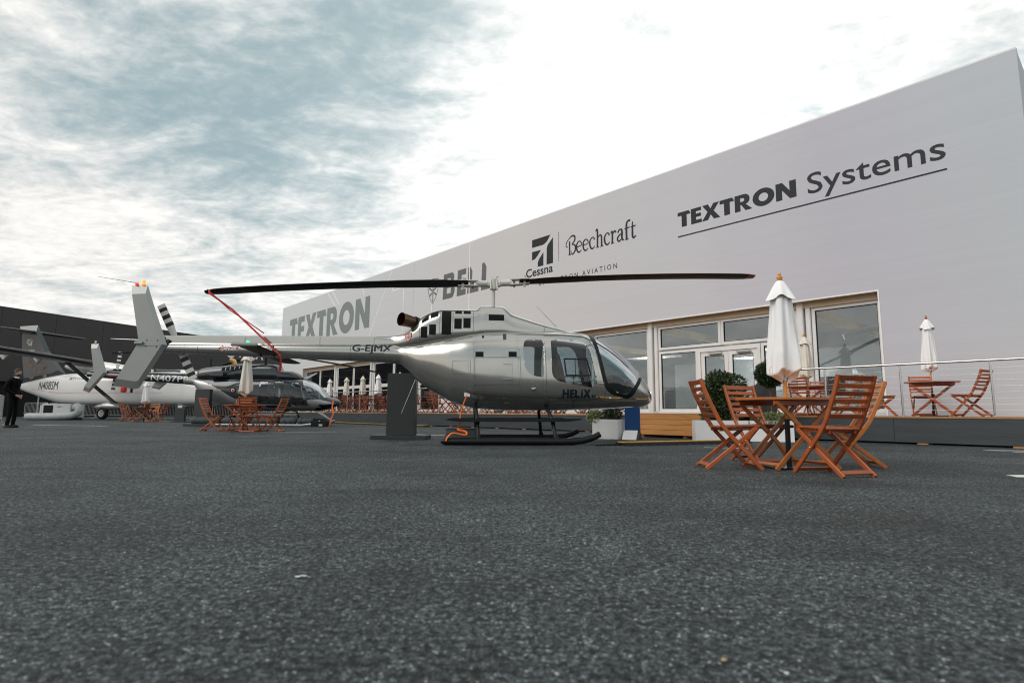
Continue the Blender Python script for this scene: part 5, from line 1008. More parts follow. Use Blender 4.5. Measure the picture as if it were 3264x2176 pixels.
for s in (-1, 1):
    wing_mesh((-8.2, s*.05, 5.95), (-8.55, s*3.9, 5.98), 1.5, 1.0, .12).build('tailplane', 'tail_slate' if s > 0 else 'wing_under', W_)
    MB().tube([(-8.22, s*.1, 5.95), (-8.56, s*3.9, 5.98)], [.085, .055], 10).build('deicing_boot', 'boot_black', W_)
    sp = 11.2 if s < 0 else 8.6
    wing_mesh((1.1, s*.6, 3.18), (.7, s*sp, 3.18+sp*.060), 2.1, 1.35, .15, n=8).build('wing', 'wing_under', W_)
    MB().tube([(1.12, s*.7, 3.18), (.72, s*sp, 3.18+sp*.060)], [.15, .10], 12).build('deicing_boot', 'boot_black', W_)
    MB().sweep([(.35, s*4.9, 3.42), (.35, s*2.9, 2.05), (.2, s*1.15, .98)], .34, .11, (1, 0, 0), .4).build('wing_strut', 'tail_slate', W_)
    nac = Loft([(3.3, 2.82, 3.0, .10, .5, 2, 2), (3.1, 2.62, 3.16, .30, .5, 2.2, 2.2), (2.2, 2.48, 3.35, .42, .5, 2.4, 2.6), (.8, 2.55, 3.5, .42, .5, 2.4, 2.4), (-1.0, 2.95, 3.45, .22, .5, 2, 2), (-1.6, 3.15, 3.3, .05, .5, 2, 2)])
    Vn = nac.grid(np.linspace(-1.6, 3.3, 40), 28); Vn[..., 1] += s*3.2; shell_parts(Vn, np.zeros((39, 28), int))[0].build('engine_nacelle', 'white_paint', W_)
    MB().tube([(3.2, s*3.2, 2.91), (3.5, s*3.2, 2.91)], [.16, .04], 12).build('spinner', 'grey_paint', W_)
    for k in range(4): a = R(2+90*k); MB().bar((3.35, s*3.2, 2.91), (3.35, s*3.2+1.3*math.cos(a), 2.91+1.3*math.sin(a)), .16, .03, (0, -math.sin(a), math.cos(a))).build('propeller_blade', 'blade_black', W_)
    MB().cbox(2.7, 3.15, s*3.2-.36, s*3.2+.36, 2.60, 2.72, .03).build('intake_cover', 'red', W_)
    # undercarriage: leg fairing, fork and wheel
    gf = Loft([(-.95, .74, .80, .03, .5, 2, 2), (-.6, .66, .92, .16, .5, 2, 2), (.1, .60, 1.05, .22, .5, 2, 2), (.7, .62, 1.0, .18, .5, 2, 2), (1.0, .72, .85, .05, .5, 2, 2)]); Vg = gf.grid(np.linspace(-.95, 1.0, 24), 20); Vg[..., 1] += s*1.62
    shell_parts(Vg, np.zeros((23, 20), int))[0].build('gear_fairing', 'grey_paint', W_); MB().tube([(.1, s*1.0, 1.05), (.1, s*1.62, .78)], .13, 10).build('gear_leg', 'grey_paint', W_)
    wh = MB().lathe([(.0, -.06), (.19, -.06), (.20, -.12), (.30, -.13), (.37, -.09), (.385, 0), (.37, .09), (.30, .13), (.20, .12), (.19, .06), (0, .06)], 28).xf(Matrix.Translation((-.1, s*1.75, .385)) @ Matrix.Rotation(R(90), 4, 'X')).build('wheel', 'rubber', W_)
    rim = MB().lathe([(0, .11), (.10, .10), (.17, .09), (.195, .125), (.205, .10)], 24).xf(Matrix.Translation((-.1, s*1.75, .385)) @ Matrix.Rotation(R(90 if s < 0 else -90), 4, 'X')).build('rim', 'planter_white', wh)
    for k in range(12): a = R(30*k); MB().tube([(.06*math.cos(a), .06*math.sin(a), .115), (.165*math.cos(a), .165*math.sin(a), .105)], .012, 5).xf(Matrix.Translation((-.1, s*1.75, .385)) @ Matrix.Rotation(R(90 if s < 0 else -90), 4, 'X')).build('spoke', 'mesh_black', wh)
for x, hgt in ((-1.9, 3.4), (-.9, 3.45)):
    for s in (-1,):
        MB().prism([(-1.0, 3.52), (-.3, 3.50), (-.72, 3.24)], 'y', s*(5.6 if x < -1 else 7.4)-.05, s*(5.6 if x < -1 else 7.4)+.05).build('flap_fairing', 'wing_under', W_)
MB().tube([(5.6, 0, .9), (5.6, 0, .35)], .07, 8).build('gear_leg', 'grey_paint', W_); MB().lathe([(0, -.1), (.28, -.1), (.3, 0), (.28, .1), (0, .1)], 20).xf(Matrix.Translation((5.6, 0, .3)) @ Matrix.Rotation(R(90), 4, 'X')).build('wheel', 'rubber', W_)
MB().tube([(-7.3, -.1, 0), (-7.3, -.1, 1.55)], .04, 8).build('tail_prop', 'alu_metal', W_)

# ================================================================== FURNITURE
# folding slatted chair; x forward, feet on z = 0
STILE = [(-.345, .935), (-.30, .80), (-.235, .65), (-.165, .50), (-.09, .39), (.08, .20), (.255, .004)]
def stile_x(z):
    zs = [p[1] for p in STILE][::-1]; xs_ = [p[0] for p in STILE][::-1]; return float(np.interp(z, zs, xs_))
CH = []
def _chair_parts():
    P = []
    def add(nm, mb): P.append((nm, mb))
    for s in (-1, 1):
        m = MB(); m.sweep([(x, s*.212, z) for x, z in STILE], .026, .042, (0, 1, 0), .18); add('back_stile', m)
        m = MB(); m.sweep([(.225, s*.180, .432), (-.04, s*.180, .215), (-.305, s*.180, .004)], .024, .042, (0, 1, 0), .18); add('rear_leg', m)
        m = MB(); m.bar((-.15, s*.150, .408), (.225, s*.150, .425), .024, .035, (0, 1, 0), .18); add('seat_rail', m)
        m = MB(); m.lathe([(0, .004), (.008, .003), (.010, 0)], 8).xf(Matrix.Translation((.03, s*.2255, .255)) @ Matrix.Rotation(R(-90*s), 4, 'X')); add('bolt', m)
    for i in range(6):
        z = .905-i*.070; x = stile_x(z)-.002; tx = Vector((stile_x(z+.02)-stile_x(z-.02), 0, .04)).normalized()
        m = MB(); m.bar((x, -.200, z), (x, .200, z), .044 if i else .052, .014, tx, .2); add('back_slat', m)
    for i in range(7):
        x = -.155+i*.0605; z = .436+i*.0025
        m = MB(); m.bar((x+.02, -.195, z), (x+.02, .195, z), .053, .015, (1, 0, .03), .2); add('seat_slat', m)
    m = MB(); m.bar((.235, -.2, .035), (.235, .2, .035), .042, .016, (.64, 0, -.77), .2); add('stretcher', m)
    m = MB(); m.bar((-.275, -.17, .045), (-.275, .17, .045), .042, .016, (.64, 0, .77), .2); add('stretcher', m)
    m = MB(); m.bar((-.125, -.2, .425), (-.125, .2, .425), .036, .018, (.5, 0, -.8), .2); add('stretcher', m)
    return P
CHP = _chair_parts()
CH_MESH = {}
def chair_meshes(wood):
    if wood not in CH_MESH: CH_MESH[wood] = [(n, m.mesh(n, 'brass' if n == 'bolt' else wood)) for n, m in CHP]
    return CH_MESH[wood]
def chair(loc, deg, label, group, wood='chair_wood'):
    t = thing('folding_chair', label, 'chair', loc, R(deg), group)
    for n, me in chair_meshes(wood): link(n, me, t)
    return t
_jm = MB()
for n, m in CHP:
    if n != 'bolt': _jm.add(m.v, m.f)
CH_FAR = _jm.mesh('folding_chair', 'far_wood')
def far_chair(loc, deg, label, group):
    o = link('folding_chair', CH_FAR); o.location = loc; o.rotation_euler = (0, 0, R(deg)); return tag(o, label, 'chair', group)
# octagonal table
def octagon(r, a0=22.5): return [(r*math.cos(R(a0+45*i)), r*math.sin(R(a0+45*i))) for i in range(8)]
def clip_strip(poly, y0, y1):
    def clip(P, f):
        out = []
        for i in range(len(P)):
            a, b = P[i-1], P[i]; fa, fb = f(a), f(b)
            if (fa >= 0) != (fb >= 0): t = fa/(fa-fb); out.append((a[0]+(b[0]-a[0])*t, a[1]+(b[1]-a[1])*t))
            if fb >= 0: out.append(b)
        return out
    return clip(clip(poly, lambda p: p[1]-y0), lambda p: y1-p[1])
def _table_parts():
    P = []; oc = octagon(.535); inn = octagon(.475)
    for i in range(8):
        k = (i+1) % 8; P.append(('rim_board', MB().prism([oc[i], oc[k], inn[k], inn[i]], 'z', .722, .746)))
    n = 11; w = .95/n
    for i in range(n):
        pl = clip_strip(octagon(.473), -.475+i*w+.003, -.475+(i+1)*w-.003)
        if len(pl) > 2: P.append(('table_slat', MB().prism(pl, 'z', .724, .743)))
    for s in (-1, 1):
        P.append(('apron', MB().bar((-.40, s*.265, .692), (.40, s*.265, .692), .022, .056, (0, 1, 0), .15)))
        P.append(('leg', MB().sweep([(-.385, s*.285, .70), (0, s*.285, .36), (.39, s*.285, .004)], .022, .046, (0, 1, 0), .15)))
        P.append(('leg', MB().sweep([(.385, s*.245, .70), (0, s*.245, .36), (-.39, s*.245, .004)], .022, .046, (0, 1, 0), .15)))
        P.append(('bolt', MB().lathe([(0, .004), (.009, .003), (.011, 0)], 8).xf(Matrix.Translation((0, s*.297, .355)) @ Matrix.Rotation(R(-90*s), 4, 'X'))))
    P.append(('stretcher', MB().bar((.33, -.28, .055), (.33, .28, .055), .04, .018, (.7, 0, -.7), .2))); P.append(('stretcher', MB().bar((-.33, -.24, .055), (-.33, .24, .055), .04, .018, (.7, 0, .7), .2)))
    return P
TBP = _table_parts(); TB_MESH = {}
def table(loc, deg, label, group, wood='chair_wood_light', far=False):
    if far:
        if 'far' not in TB_MESH:
            j = MB()
            for n, m in TBP: j.add(m.v, m.f)
            TB_MESH['far'] = j.mesh('octagonal_table', 'far_wood')
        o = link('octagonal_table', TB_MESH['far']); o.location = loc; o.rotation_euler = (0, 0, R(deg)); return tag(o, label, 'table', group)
    if wood not in TB_MESH: TB_MESH[wood] = [(n, m.mesh(n, 'brass' if n == 'bolt' else wood)) for n, m in TBP]
    t = thing('octagonal_table', label, 'table', loc, R(deg), group)
    for n, me in TB_MESH[wood]: link(n, me, t)
    return t
# furled parasol
def _canopy(seed, fat=1.0, seg=96):
    r_ = random.Random(seed); ph = [r_.uniform(0, 6.28) for _ in range(8)]
    prof = []; nz = 44
    for i in range(nz+1):
        t = i/nz; z = 1.99-.97*t; r = (.040+.055*min(1, t*6)+.075*t)*fat
        if t > .80: r *= 1-.10*(t-.80)/.2
        prof.append((r, z))
    for k in range(1, 9): prof.append((prof[nz][0]*(1-.10*k), prof[nz][1]-.008*k))
    def fn(r, z, a, i):
        t = min(1, i/nz); amp = .06+.20*t
        f = 1+amp*(.80*math.sin(4*a+ph[0]+1.1*t)+.50*math.sin(7*a+ph[1]-1.9*t)+.22*math.sin(12*a+ph[2]+2.5*t))+.05*math.sin(2*a+ph[3])
        f = max(f, .55); hem = (.030*math.sin(2*a+ph[4])+.018*math.sin(5*a+ph[5])+.010*math.sin(11*a+ph[3]))*max(0, (t-.72)/.28)
        sag = 0
        return r*f+sag*.5, z+hem
    can = MB().lathe(prof, seg, fn=fn)
    fp = []
    for i in range(17): t = i/16; fp.append((.030+.128*t**.8*fat, 2.055-.215*t))
    def ff(r, z, a, i):
        t = i/16; return r*(1+.12*t*math.sin(4*a+ph[6])+.09*t*math.sin(7*a+ph[7])), z+.022*t*math.sin(3*a+ph[6]+1.0)+.012*t*math.sin(5*a+ph[2])
    return can, MB().lathe(fp, seg, fn=ff)
UMB = {}
def parasol(loc, label, group, seed=1, cloth='cloth_white', deg=0, finial='honey_pole', hgt=1.0, slim=1.0):
    k = (seed, cloth, finial)
    if k not in UMB:
        can, flap = _canopy(seed)
        UMB[k] = [('canopy', can.mesh('canopy', cloth)), ('top_flap', flap.mesh('top_flap', cloth)),
                  ('finial', MB().lathe([(.020, 2.045), (.034, 2.055), (.024, 2.072), (.034, 2.088), (.030, 2.10), (.014, 2.112), (.020, 2.125), (.014, 2.142), (0, 2.146)], 14).mesh('finial', finial)),
                  ('ferrule', MB().tube([(0, 0, .93), (0, 0, 1.3)], .0195, 12).mesh('ferrule', 'alu_metal')),
                  ('upper_pole', MB().tube([(0, 0, .50), (0, 0, .935)], .021, 12).mesh('upper_pole', 'honey_pole')),
                  ('base_tube', MB().tube([(0, 0, .015), (0, 0, .52)], .027, 12).mesh('base_tube', 'black_metal')),
                  ('clamp_knob', MB().tube([(.02, 0, .44), (.065, 0, .44)], .016, 8).mesh('clamp_knob', 'black_metal')),
                  ('base_plate', MB().cbox(-.24, .24, -.24, .24, 0, .018, .006).mesh('base_plate', 'black_metal')),
                  ('tie_loop', MB().tube([(-.15, -.03, 1.10), (-.19, -.05, 1.05), (-.18, -.06, .99), (-.145, -.05, .985), (-.15, -.04, 1.03)], .006, 6).mesh('tie_loop', 'cloth_cream'))]
    t = thing('parasol', label, 'umbrella', loc, R(deg), group); t.scale = (slim, slim, hgt)
    for n, me in UMB[k]: link(n, me, t)
    return t
G1 = 'chairs round the near table'
chair((3.09, 5.58, 0), 106, 'wooden folding chair with its slatted back to us, frontmost at the near table', G1)
chair((2.34, 6.18, 0), -3, 'reddish folding chair facing right, at the helicopter side of the near table', G1)
chair((3.02, 7.02, 0), -74, 'folding chair on the far side of the near table, before the leafy planter', G1)
chair((3.80, 6.52, 0), 168, 'paler honey coloured folding chair half hidden behind the frontmost chair', G1, 'chair_wood_light')
table((3.0, 6.25, 0), 17, 'octagonal wooden table pierced by the near white parasol', 'octagonal tables')
parasol((3.0, 6.25, 0), 'large furled white parasol standing through the near table', 'furled parasols', 5, hgt=1.0)
G2 = 'chairs round the middle table'
chair((-8.40, 16.2, 0), 4, 'dark red folding chair left of the middle table, facing right', G2); chair((-6.72, 16.15, 0), 176, 'dark red folding chair right of the middle table, facing left', G2)
chair((-7.02, 15.45, 0), 97, 'folding chair with its back to us at the middle table', G2); chair((-7.95, 16.75, 0), -85, 'folding chair behind the middle table, mostly hidden', G2)
table((-7.5, 16.1, 0), 8, 'octagonal table in front of the dark helicopter', 'octagonal tables', 'chair_wood'); parasol((-7.5, 16.1, 0), 'furled cream parasol in front of the dark helicopter', 'furled parasols', 9, 'cloth_cream', hgt=1.08)
G3 = 'chairs round the far table'
chair((-19.75, 29.5, 0), 3, 'folding chair facing right under the white aeroplane', G3); chair((-18.15, 29.6, 0), 178, 'folding chair facing left under the white aeroplane', G3)
chair((-19.1, 30.5, 0), -80, 'folding chair behind the small far table by the aeroplane wheel', G3, 'chair_wood_light'); chair((-20.6, 31.3, 0), 30, 'bright orange folding chair closest to the aeroplane wheel', G3, 'chair_wood_light')
table((-18.95, 29.6, 0), 10, 'octagonal table in front of the white aeroplane', 'octagonal tables', 'chair_wood'); parasol((-18.95, 29.6, 0), 'furled white parasol in front of the white aeroplane belly', 'furled parasols', 11)
# terrace sets: local coordinates of the pavilion
def tdeg(a): return math.degrees(PRZ)+a
G4 = 'chairs round the terrace table behind the near parasol'
cx, cy = -5.95, -1.15
table(pw(cx, cy, ZD), tdeg(20), 'octagonal terrace table behind the near table', 'octagonal tables', 'chair_wood'); parasol(pw(cx, cy, ZD), 'furled cream parasol on the terrace, half hidden behind the near one', 'furled parasols', 13, 'cloth_cream', hgt=1.0)
chair(pw(cx-.85, cy+.05, ZD), tdeg(0), 'terrace chair seen edge on beside the ball topiary', G4); chair(pw(cx+.15, cy-.72, ZD), tdeg(95), 'terrace chair close to the cable railing behind the near table', G4)
chair(pw(cx-.1, cy+.75, ZD), tdeg(-90), 'terrace chair between its table and the glass front', G4); chair(pw(cx+.85, cy+.2, ZD), tdeg(185), 'terrace chair in front of the tall single window', G4)
G5 = 'chairs round the right terrace table'
cx, cy = -3.14, -1.75
table(pw(cx, cy, ZD), tdeg(12), 'octagonal terrace table before the blank wall', 'octagonal tables', 'chair_wood'); parasol(pw(cx, cy, ZD), 'furled white parasol with red finial before the blank wall', 'furled parasols', 17, 'cloth_white', finial='chair_wood', hgt=1.03, slim=.78)
chair(pw(cx-.92, cy-.12, ZD), tdeg(12), 'terrace chair facing right, left of the blank wall table', G5); chair(pw(cx-.35, cy+.78, ZD), tdeg(-72), 'terrace chair behind the blank wall table showing its slatted back', G5); chair(pw(cx+.68, cy-.32, ZD), tdeg(165), 'terrace chair facing left, right of the blank wall table', G5)
rl = random.Random(21)
ulab = ['furled terrace parasol closest to the dark helicopter nose', 'second furled terrace parasol from the dark helicopter nose', 'third furled terrace parasol from the dark helicopter nose', 'fourth furled terrace parasol from the dark helicopter nose', 'furled terrace parasol rising just behind the grey totem']
for i, lx in enumerate((-34.4, -32.05, -30.0, -28.2, -25.95, -21.8, -17.6, -14.0)):
    cy = -1.4; behind = i >= 5
    glab = 'wooden folding chair seen under the silver helicopter belly' if behind else 'wooden folding chair crowded behind the railing near the dark helicopter nose'
    ggr = 'terrace chairs under the helicopter belly' if behind else 'terrace chairs by the dark helicopter nose'
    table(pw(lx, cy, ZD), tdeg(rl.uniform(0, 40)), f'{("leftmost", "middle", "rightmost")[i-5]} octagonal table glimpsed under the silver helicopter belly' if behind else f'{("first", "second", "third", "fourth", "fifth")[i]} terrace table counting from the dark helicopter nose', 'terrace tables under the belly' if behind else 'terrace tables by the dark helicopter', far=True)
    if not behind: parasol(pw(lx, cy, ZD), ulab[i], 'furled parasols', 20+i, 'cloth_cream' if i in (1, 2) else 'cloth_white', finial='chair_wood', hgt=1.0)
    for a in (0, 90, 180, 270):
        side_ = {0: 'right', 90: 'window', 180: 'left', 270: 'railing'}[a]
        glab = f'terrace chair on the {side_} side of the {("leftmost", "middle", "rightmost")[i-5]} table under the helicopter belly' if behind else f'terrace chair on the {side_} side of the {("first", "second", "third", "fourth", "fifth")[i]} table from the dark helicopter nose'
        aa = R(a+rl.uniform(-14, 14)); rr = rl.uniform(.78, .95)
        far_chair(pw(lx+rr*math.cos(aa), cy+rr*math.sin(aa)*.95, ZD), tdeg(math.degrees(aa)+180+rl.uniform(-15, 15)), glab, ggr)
for j_, lx in enumerate((-23.9, -19.9, -15.9, -12.2)):
    for a in (20, 200): far_chair(pw(lx+.4*math.cos(R(a)), -1.9+.3*math.sin(R(a)), ZD), tdeg(a+rl.uniform(-20, 20)), f'loose terrace chair facing {"right" if a < 90 else "left"}, {("first", "second", "third", "last")[j_]} gap between tables under the helicopter belly', 'terrace chairs under the helicopter belly')

# ------------------------------------------------------------------ totems, signs, planters
def totem(loc, rz, w, h, label, bw, name='display_totem'):
    t = thing(name, label, 'totem', loc, rz); MB().cbox(-w/2, w/2, -.10, .10, .085, h, .006).build('panel', 'totem', t); MB().cbox(-bw/2, bw/2, -.28, .28, 0, .085, .005).build('base_plate', 'totem', t); return t
totem((-2.36, 12.35, 0), R(-4), .62, 1.40, 'plain dark grey display totem under the silver tail boom', 1.18)
totem((-11.85, 22.0, 0), R(-4), .58, 1.40, 'dark display totem behind the left chair of the middle table', 1.15)
t2 = thing('information_lectern', 'dark lectern with small pale card under the aeroplane belly', 'lectern', (-16.5, 28.6, 0), R(0)); MB().prism([(-.24, .05), (.24, .05), (.24, .80), (-.16, .92), (-.24, .86)], 'y', -.1, .1).build('panel', 'totem', t2); MB().cbox(-.34, .34, -.3, .3, 0, .05, .01).build('base_plate', 'totem', t2); MB().box(-.10, .12, -.105, -.10, .72, .84).build('card', 'paper', t2)
sgn = thing('blue_sign', 'plain blue sign panel on a white sloping foot beneath the helicopter nose', 'sign', (2.74, 13.0, 0), R(-22)); MB().cbox(-.17, .17, -.03, .03, .05, 1.08, .004).build('panel', 'sign_blue', sgn)
MB().prism([(-.30, 0), (.06, 0), (.02, .20), (-.04, .20)], 'x', -.19, .12).build('foot', 'planter_white', sgn); MB().prism([(-.25, 0), (.20, 0), (.02, .19)], 'x', .122, .17).build('foot', 'totem', sgn)
sl2 = thing('slanted_totem', 'dark totem with slanting top between the bush and the ball topiary', 'totem', (6.0, 13.55, 0), R(-48)); MB().prism([(-.16, 0), (.16, 0), (.16, 1.52), (-.16, 1.18)], 'y', -.28, .28).build('panel', 'totem', sl2)
def leaf_cloud(n, inside, size, seed, shape=2.0):
    """n leaf blades scattered through a volume; inside() gives a random point and its outward direction"""
    r_ = random.Random(seed); mb = MB()
    for _ in range(n):
        p, o_ = inside(r_); d = (o_*.8+Vector((r_.gauss(0, .6), r_.gauss(0, .6), r_.gauss(.15, .5)))).normalized(); s = size*r_.uniform(.6, 1.25)
        u = d.cross(Vector((r_.gauss(0, 1), r_.gauss(0, 1), r_.gauss(0, 1)))).normalized(); nn = d.cross(u)
        a, b, c, e = p, p+d*s*.5+u*s*.24+nn*s*.06, p+d*s, p+d*s*.5-u*s*.24+nn*s*.06
        mb.add([a, b, c, e], [(0, 1, 2), (0, 2, 3)])
    return mb
def blob(cx, cy, cz, rx, ry, rz, lump=.12, seed=0, pw_=.45):
    rs = random.Random(seed); L_ = [(Vector((rs.gauss(0, 1), rs.gauss(0, 1), rs.gauss(0, 1))).normalized(), rs.uniform(-1, 1)*lump) for _ in range(16)]
    def f(r_):
        d = Vector((r_.gauss(0, 1), r_.gauss(0, 1), r_.gauss(0, 1))).normalized(); k = r_.random()**pw_
        m = 1+sum(a*max(0, d.dot(v))**6 for v, a in L_)*1.6
        return Vector((cx+d.x*rx*k*m, cy+d.y*ry*k*m, cz+d.z*rz*k*m)), d
    return f
def planter(loc, rz, w, d, h, label):
    t = thing('planter_box', label, 'planter', loc, rz); o = MB(); o.box(-w/2, w/2, -d/2, -d/2+.03, 0, h); o.box(-w/2, w/2, d/2-.03, d/2, 0, h); o.box(-w/2, -w/2+.03, -d/2+.03, d/2-.03, 0, h); o.box(w/2-.03, w/2, -d/2+.03, d/2-.03, 0, h); o.build('trough', 'planter_white', t); MB().box(-w/2+.03, w/2-.03, -d/2+.03, d/2-.03, h-.08, h-.05).build('soil', 'soil', t); return t
planter((2.27, 13.33, 0), R(-40), .66, .42, .44, 'white planter trough beneath the helicopter nose, left of the blue sign')
pl = thing('hedge_plant', 'dark leafy hedge plant in the planter beneath the helicopter nose', 'plant', (2.34, 13.27, .40), R(-40)); leaf_cloud(2600, blob(0, 0, .38, .25, .20, .46, .1, 1), .06, 3).build('crown', 'leaf_dark', pl); MB().tube([(0, 0, -.02), (.01, 0, .4)], .018, 6).build('trunk', 'bark', pl)
pl = thing('flowering_plant', 'low pale flowering plant spilling over the left end of that planter', 'plant', (2.02, 13.50, .40), R(-40)); leaf_cloud(900, blob(0, 0, .08, .26, .18, .14, .2, 2), .07, 4).build('crown', 'leaf_light', pl); leaf_cloud(120, blob(0, 0, .10, .28, .20, .15, .2, 5, .1), .035, 6).build('blossom', 'cloth_white', pl)
planter((4.62, 12.75, 0), R(-8), 1.12, .42, .44, 'white planter trough holding the tall bush right of the pine step')
pl = thing('tall_bush', 'tall dense green bush in the planter behind the near table', 'plant', (4.68, 12.75, .40), 0)
leaf_cloud(4600, blob(0, 0, .60, .46, .28, .60, .22, 8, .42), .085, 9).build('crown', 'leaf_box', pl); leaf_cloud(1600, blob(-.05, 0, .12, .48, .2, .18, .2, 18, .6), .06, 19).build('skirt_leaves', 'leaf_box', pl); MB().tube([(0, 0, -.02), (.02, 0, .5), (-.02, 0, .8)], [.025, .02, .01], 7).build('trunk', 'bark', pl)
planter((5.62, 12.45, 0), R(-20), .86, .42, .44, 'white planter trough behind the near parasol pole, under the ball topiary')
pl = thing('ball_topiary', 'round clipped topiary on a bare stem beside the near parasol', 'plant', (5.78, 12.75, .40), 0)
leaf_cloud(3600, blob(0, 0, 1.06, .30, .30, .28, .10, 12, .32), .075, 13).build('crown', 'leaf_dark', pl); MB().tube([(0, 0, -.02), (.015, 0, .4), (0, 0, .9)], [.02, .018, .014], 7).build('trunk', 'bark', pl)
pl = thing('trailing_plant', 'low variegated plant trailing below the ball topiary', 'plant', (5.60, 12.40, .42), R(-20)); leaf_cloud(1100, blob(0, 0, .06, .38, .22, .15, .2, 22), .07, 24).build('crown', 'leaf_light', pl)
# cable protectors
def cable_ramp(p0, p1, w, h, label):
    a, b = Vector(p0), Vector(p1); L_ = (b-a).length; d = (b-a).normalized(); t = thing('cable_ramp', label, 'cable ramp', a, math.atan2(d.y, d.x)); n = max(1, round(L_/.9)); s = L_/n
    for i in range(n):
        x0, x1 = i*s+.006, (i+1)*s-.006; q = [(-w/2, .002), (-w*.26, h), (w*.26, h), (w/2, .002)]
        MB().prism(q, 'x', x0, x1).build('ramp_body', 'rubber', t); MB().box(x0+.01, x1-.01, -w*.22, w*.22, h+.001, h+.012).build('lid', 'yellow_rubber', t)
        for k in range(5): MB().bar((x0+.1+k*(s-.2)/4, -w*.47, .014), (x0+.1+k*(s-.2)/4, -w*.29, h-.008), .05, .012, (1, 0, 0)).build('tread_bar', 'rubber', t)
    MB().tube([(-.5, .05, .012), (-.2, .02, .02), (.02, 0, .02)], .014, 6).build('cable', 'rubber', t)
cable_ramp((1.95, 10.35, 0), (4.75, 11.75, 0), .42, .055, 'black cable ramp with yellow lid in front of the pine step')
cable_ramp(pw(-27.5, -4.1), pw(-19.2, -4.1), .40, .055, 'long cable ramp along the terrace foot left of the grey totem')
# fallen leaves and scraps
def scrap(loc, s, rz, label, m, name='fallen_leaf', cat='leaf'):
    r_ = random.Random(int(s*1e4)); n = 9; vs = [(0, 0, .004)]
    for i in range(n): a = 2*math.pi*i/n; k = s*(.6+.4*abs(math.cos(a)))*r_.uniform(.8, 1.1); vs.append((k*math.cos(a), k*.6*math.sin(a), .003+.35*s*abs(math.sin(a*1.5))*r_.random()))
    o = MB().add(vs, [(0, i+1, (i+1) % n+1) for i in range(n)]).build(name, m); o.location = loc; o.rotation_euler = (0, 0, rz); tag(o, label, cat)
scrap((-.715, 2.03, 0), .022, .3, 'small white scrap lying on the open tarmac left of centre', 'paper', 'paper_scrap', 'scrap'); scrap((.49, 1.385, 0), .013, 1.0, 'tan dry leaf on the foreground tarmac', 'dry_leaf'); scrap((.60, 1.325, 0), .012, 2.4, 'pale chip on the foreground tarmac right of the tan leaf', 'paper', 'paper_scrap', 'scrap')

# ------------------------------------------------------------------ barriers, ground unit, person on the left
def _barrier_parts():
    P = []; w, h = 2.2, 1.08
    P.append(('frame', MB().tube([(.0, 0, .24), (0, 0, h-.1), (.03, 0, h-.03), (.1, 0, h), (w-.1, 0, h), (w-.03, 0, h-.03), (w, 0, h-.1), (w, 0, .24)], .020, 8).tube([(0, 0, .24), (w, 0, .24)], .018, 8)))
    for i in range(17): x = .12+i*(w-.24)/16; P.append(('bar', MB().tube([(x, 0, .24), (x, 0, h)], .0085, 6, False)))
    for x in (.25, w-.25): P.append(('foot', MB().sweep([(x, -.30, .012), (x, -.04, .10), (x, -.02, .24)], .05, .012, (1, 0, 0)).sweep([(x, .30, .012), (x, .04, .10), (x, .02, .24)], .05, .012, (1, 0, 0))))
    return P
BRP = [(n, m.mesh(n, 'galv')) for n, m in _barrier_parts()]
def barrier(loc, rz, label, group):
    t = thing('crowd_barrier', label, 'barrier', loc, rz, group)
    for n, me in BRP: link(n, me, t)
barrier((-16.75, 18.35, 0), R(127), 'steel crowd barrier standing just left of the man in the suit', 'barriers beside the man'); barrier((-18.12, 20.2, 0), R(128), 'steel crowd barrier behind the man in the suit', 'barriers beside the man')
for i in range(9):
    p0 = Vector((-35.5+2.3*i, 41.8-.62*i, 0)); barrier(p0, R(-15), f'{("first", "second", "third", "fourth", "fifth", "sixth", "seventh", "eighth", "ninth")[i]} steel crowd barrier from the aeroplane tail, behind its wheel', 'barriers behind the aeroplane')
ac = thing('air_conditioning_unit', 'pale grey mobile air conditioning unit with black grille beneath the aeroplane tail', 'machine', (-26.2, 33.6, 0), R(-6))
MB().cbox(-1.0, .85, -.5, .5, .12, .92, .03).build('casing', 'unit_grey', ac); MB().box(-.85, -.25, -.512, -.503, .2, .84).build('grille', 'mesh_black', ac); MB().cbox(-1.15, -1.02, -.45, .45, .1, .85, .02).build('end_panel', 'unit_grey', ac); MB().box(-.9, .8, -.4, .4, .02, .118).build('chassis', 'black_matt', ac)
place2d(fit(text2d('AIR', .02), .0, .3, .72, .80), lambda a, b: (a, -.506, b)).build('lettering', 'print_grey', ac)
dp = [(.95, -.25, .72), (1.25, -.45, .80), (1.5, -.55, .62), (1.45, -.6, .38), (1.1, -.65, .26), (.5, -.72, .22), (-.2, -.78, .20), (-.9, -.82, .19), (-1.5, -.84, .19)]
pts = []
for i in range(len(dp)-1):
    a, b = Vector(dp[i]), Vector(dp[i+1]); k = max(2, int((b-a).length/.05))
    for j in range(k): pts.append(a.lerp(b, j/k))
pts.append(Vector(dp[-1]))
for _ in range(6): pts = [pts[0]]+[(pts[i-1]+pts[i]*2+pts[i+1])/4 for i in range(1, len(pts)-1)]+[pts[-1]]
MB().tube(pts, [.20*(1+.06*math.sin(i*2.2)) for i in range(len(pts))], 16).build('duct_hose', 'duct', ac)

